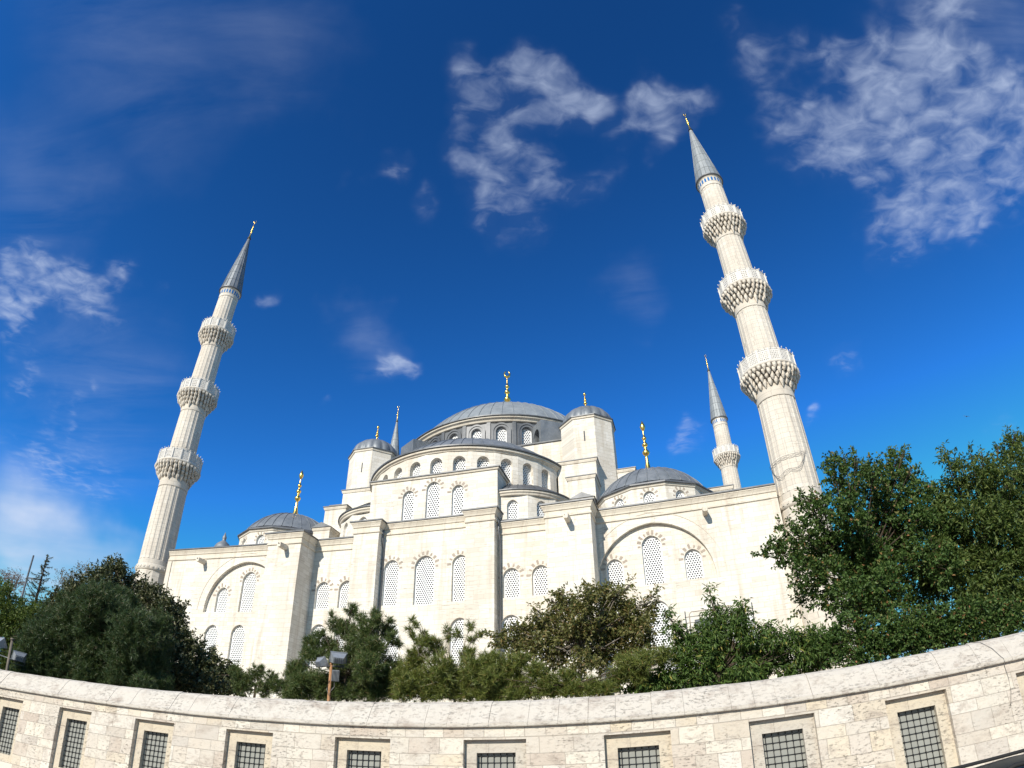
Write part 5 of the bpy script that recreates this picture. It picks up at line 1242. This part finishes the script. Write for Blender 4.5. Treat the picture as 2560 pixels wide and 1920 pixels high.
# ------------------------------------------------------------------ maintenance scaffold against the right wing
def mp(u, w, z): return o_ + e_ * u + n_ * w + Vector((0, 0, z))
sc_ = empty('scaffold', mp(50.0, -3.0, 3.5), M_ANG)
tag(sc_, 'low pipe scaffold with white sheets and a grey shutter standing against the facade', 'scaffold')
mb = MB()
for x in (-1.55, -0.2, 1.4, 2.75):
    for y in (0.0, 1.2): mb.tube([(x, y, -0.3), (x, y, 8.0 if y == 0 else 7.7)], 0.035, 6)
for z in (5.2, 5.7, 6.2, 6.7, 7.2, 7.6):
    mb.tube([(-1.6, -0.04, z), (2.8, -0.04, z)], 0.02, 5)
mb.build('pipe_frame', M['steel_dark'], sc_)
mb = MB(); mb.tube([(-1.3, -0.1, 6.4), (-1.3, -0.1, 7.75), (-1.15, -0.1, 7.9), (1.9, -0.1, 7.9), (2.05, -0.1, 7.75), (2.05, -0.1, 6.4)], 0.035, 6); mb.build('painted_loop', M['red_stone'], sc_)
mb = MB(); mb.box(-1.0, 0.95, 0.3, 0.36, 5.2, 7.45)
for i in range(14): mb.box(-1.0, 0.95, 0.27, 0.31, 5.22 + i * 0.16, 5.30 + i * 0.16)
mb.build('shutter', M['steel_dark'], sc_)
for x0, x1, z0, z1 in ((1.0, 2.7, 4.0, 7.3), (-3.2, -1.0, 3.6, 5.8)):
    n = 8
    mb = MB()
    vs = [(x0 + (x1 - x0) * i / n, 0.2 + 0.06 * math.sin(i * 2.1) * (1 if q else 0.4), z) for q, z in enumerate((z1, z0)) for i in range(n + 1)]
    vs += [(x, y + 0.02, z) for x, y, z in vs]
    k = n + 1
    fs = []
    for i in range(n): fs += [(i, i + 1, k + i + 1, k + i), (2 * k + i, 3 * k + i, 3 * k + i + 1, 2 * k + i + 1)]
    mb.add(vs, fs)
    mb.build('sheet', M['lattice'], sc_)

# ------------------------------------------------------------------ birds
def bird(loc, yaw, span, label, roll=0.3):
    mb = MB()
    mb.lathe([(0.001, -0.5), (0.05, -0.42), (0.085, -0.2), (0.10, 0.05), (0.08, 0.25), (0.055, 0.33), (0.06, 0.40), (0.04, 0.47), (0.012, 0.52), (0.001, 0.57)], 10)
    body = [Matrix.Rotation(math.radians(-90), 4, 'X') @ Vector(p) for p in mb.v]
    mb.v = [tuple(p) for p in body]
    for s_ in (-1, 1):
        root = [(0.06 * s_, 0.18, 0.05), (0.06 * s_, -0.14, 0.05)]
        mid = [(0.38 * s_, 0.24, 0.20), (0.38 * s_, -0.06, 0.18)]
        tip = [(0.95 * s_, 0.0, 0.10), (0.93 * s_, -0.04, 0.09)]
        vs = root + mid + tip
        vs = vs + [(x, y, z - 0.025) for x, y, z in vs]
        mb.add(vs, [(0, 1, 3, 2), (2, 3, 5, 4), (6, 8, 9, 7), (8, 10, 11, 9), (0, 2, 8, 6), (2, 4, 10, 8), (1, 7, 9, 3), (3, 9, 11, 5)])
    mb.add([(-0.07, -0.45, 0.0), (0.07, -0.45, 0.0), (0.14, -0.72, 0.01), (-0.14, -0.72, 0.01), (0, -0.58, 0.03)], [(0, 1, 4), (1, 2, 4), (2, 3, 4), (3, 0, 4), (0, 3, 2, 1)])
    ob = mb.build('bird', M['bird'])
    ob.location = loc; ob.rotation_euler = (0.2, roll, yaw); ob.scale = (span / 1.9,) * 3
    tag(ob, label, 'bird')
M['bird'] = simple('grey_plumage', (0.16, 0.14, 0.13), 0.8, 0, 4, 0.4, 0.2)
bird(Vector((-0.17875, 0.98389, 0.50498)) * 52 + Vector((0, 0, 1.65)), math.radians(60), 0.9, 'small dark bird flying in front of the semi-dome windows', 0.7)
bird(Vector((0.6835, 0.7299, 0.4254)) * 70 + Vector((0, 0, 1.65)), math.radians(-30), 0.8, 'tiny bird high in the open sky above the dark evergreen', 0.4)

# ------------------------------------------------------------------ parked car, only its roof edge in view
car = empty('parked_car', (3.25, 4.15, 0.004), -WB)
car.scale = (1.0, 1.0, 0.965)
tag(car, 'black parked car of which only the shiny roof edge shows at the corner', 'car')
M['car'] = simple('black_car_paint', (0.010, 0.010, 0.012), 0.3, 0.0, 1, 0.1, 0.3)
M['car_glass'] = simple('tinted_car_glass', (0.012, 0.02, 0.028), 0.04, 0, 1, 0.1, 0.8)
M['rubber'] = simple('tyre_rubber', (0.02, 0.02, 0.02), 0.8, 0, 8, 0.3, 0.3)
def loft(mb, secs, smooth=True, cap=True):
    n = len(secs[0])
    vs = [p for s_ in secs for p in s_]
    fs = [(i * n + k, i * n + (k + 1) % n, (i + 1) * n + (k + 1) % n, (i + 1) * n + k) for i in range(len(secs) - 1) for k in range(n)]
    if cap: fs += [tuple(range(n))[::-1], tuple((len(secs) - 1) * n + k for k in range(n))]
    mb.add(vs, fs, smooth)
def sec(x, hw, z0, z1, p=4.0, n=24):
    out = []
    for k in range(n):
        a = 2 * math.pi * k / n
        ca, sa = math.cos(a), math.sin(a)
        out.append((x, hw * math.copysign(abs(ca) ** (2 / p), ca), (z0 + z1) / 2 + (z1 - z0) / 2 * math.copysign(abs(sa) ** (2 / p), sa)))
    return out
mb = MB()
loft(mb, [sec(-2.15, 0.55, 0.42, 0.62), sec(-2.08, 0.74, 0.30, 0.74), sec(-1.7, 0.84, 0.22, 0.88), sec(-0.9, 0.88, 0.2, 0.95), sec(0.4, 0.88, 0.2, 0.97), sec(1.5, 0.87, 0.22, 0.97), sec(2.0, 0.80, 0.3, 0.92), sec(2.12, 0.62, 0.42, 0.7)])
body = mb.build('body', M['car'], car)
mb = MB()
loft(mb, [sec(-1.05, 0.70, 0.90, 0.98, 5), sec(-0.55, 0.67, 0.9, 1.25, 5), sec(-0.25, 0.63, 0.9, 1.335, 5), sec(0.3, 0.62, 0.9, 1.36, 5), sec(0.9, 0.62, 0.9, 1.34, 5), sec(1.4, 0.62, 0.9, 1.22, 5), sec(1.85, 0.64, 0.9, 1.0, 5)])
mb.build('cabin_glass', M['car_glass'], car)
mb = MB()
loft(mb, [sec(-0.5, 0.60, 1.245, 1.30, 3), sec(-0.25, 0.63, 1.28, 1.375, 3), sec(0.3, 0.645, 1.3, 1.405, 3), sec(0.9, 0.635, 1.29, 1.385, 3), sec(1.38, 0.60, 1.215, 1.285, 3)])
roof_c = mb.build('roof', M['car'], car)
mb = MB()
for s_ in (-1, 1): mb.tube([(-0.35, s_ * 0.56, 1.355), (-0.2, s_ * 0.57, 1.40), (0.5, s_ * 0.57, 1.415), (1.1, s_ * 0.56, 1.39), (1.25, s_ * 0.55, 1.34)], 0.016, 6)
mb.build('roof_rails', M['rubber'], roof_c)
for s_ in (-1, 1):
    for xs in ((-0.95, -0.42), (0.38, 0.42), (1.75, 1.3)):
        mb = MB(); mb.tube([(xs[0], s_ * 0.71, 0.95), (xs[1], s_ * 0.635, 1.29)], 0.035, 6)
        mb.build('pillar', M['car'], car)
for xw in (-1.35, 1.3):
    for s_ in (-1, 1):
        wb_ = MB(); wb_.lathe([(0.2, -0.1), (0.31, -0.1), (0.325, -0.06), (0.325, 0.06), (0.31, 0.1), (0.2, 0.1)], 28)
        wb_.v = [(xw + x, s_ * 0.82 + z, 0.325 + y) for x, y, z in wb_.v]
        wheel = wb_.build('wheel', M['rubber'], car)
        rb_ = MB(); rb_.lathe([(0.001, 0.07), (0.06, 0.08), (0.19, 0.05), (0.21, 0.09), (0.21, -0.09), (0.001, -0.09)], 20)
        rb_.v = [(xw + x, s_ * 0.82 + s_ * z, 0.325 + y) for x, y, z in rb_.v]
        rb_.build('rim', M['steel'], wheel)
for s_ in (-1, 1):
    mb = MB(); loft(mb, [sec(-0.12, 0.02, 0.0, 0.04, 2, 10), sec(-0.06, 0.08, -0.05, 0.09, 2.5, 10), sec(0.05, 0.09, -0.05, 0.1, 2.5, 10), sec(0.08, 0.07, -0.03, 0.08, 2.5, 10)])
    mb.v = [(x - 0.62, s_ * 0.95 + y, z + 0.98) for x, y, z in mb.v]
    mb.build('mirror', M['car'], car)
    mb = MB(); mb.v = []; loft(mb, [sec(-2.13, 0.10, 0.56, 0.66, 3, 10), sec(-1.98, 0.13, 0.56, 0.72, 3, 10)])
    mb.v = [(x, s_ * 0.58 + y, z) for x, y, z in mb.v]
    mb.build('headlight', M['steel'], car)
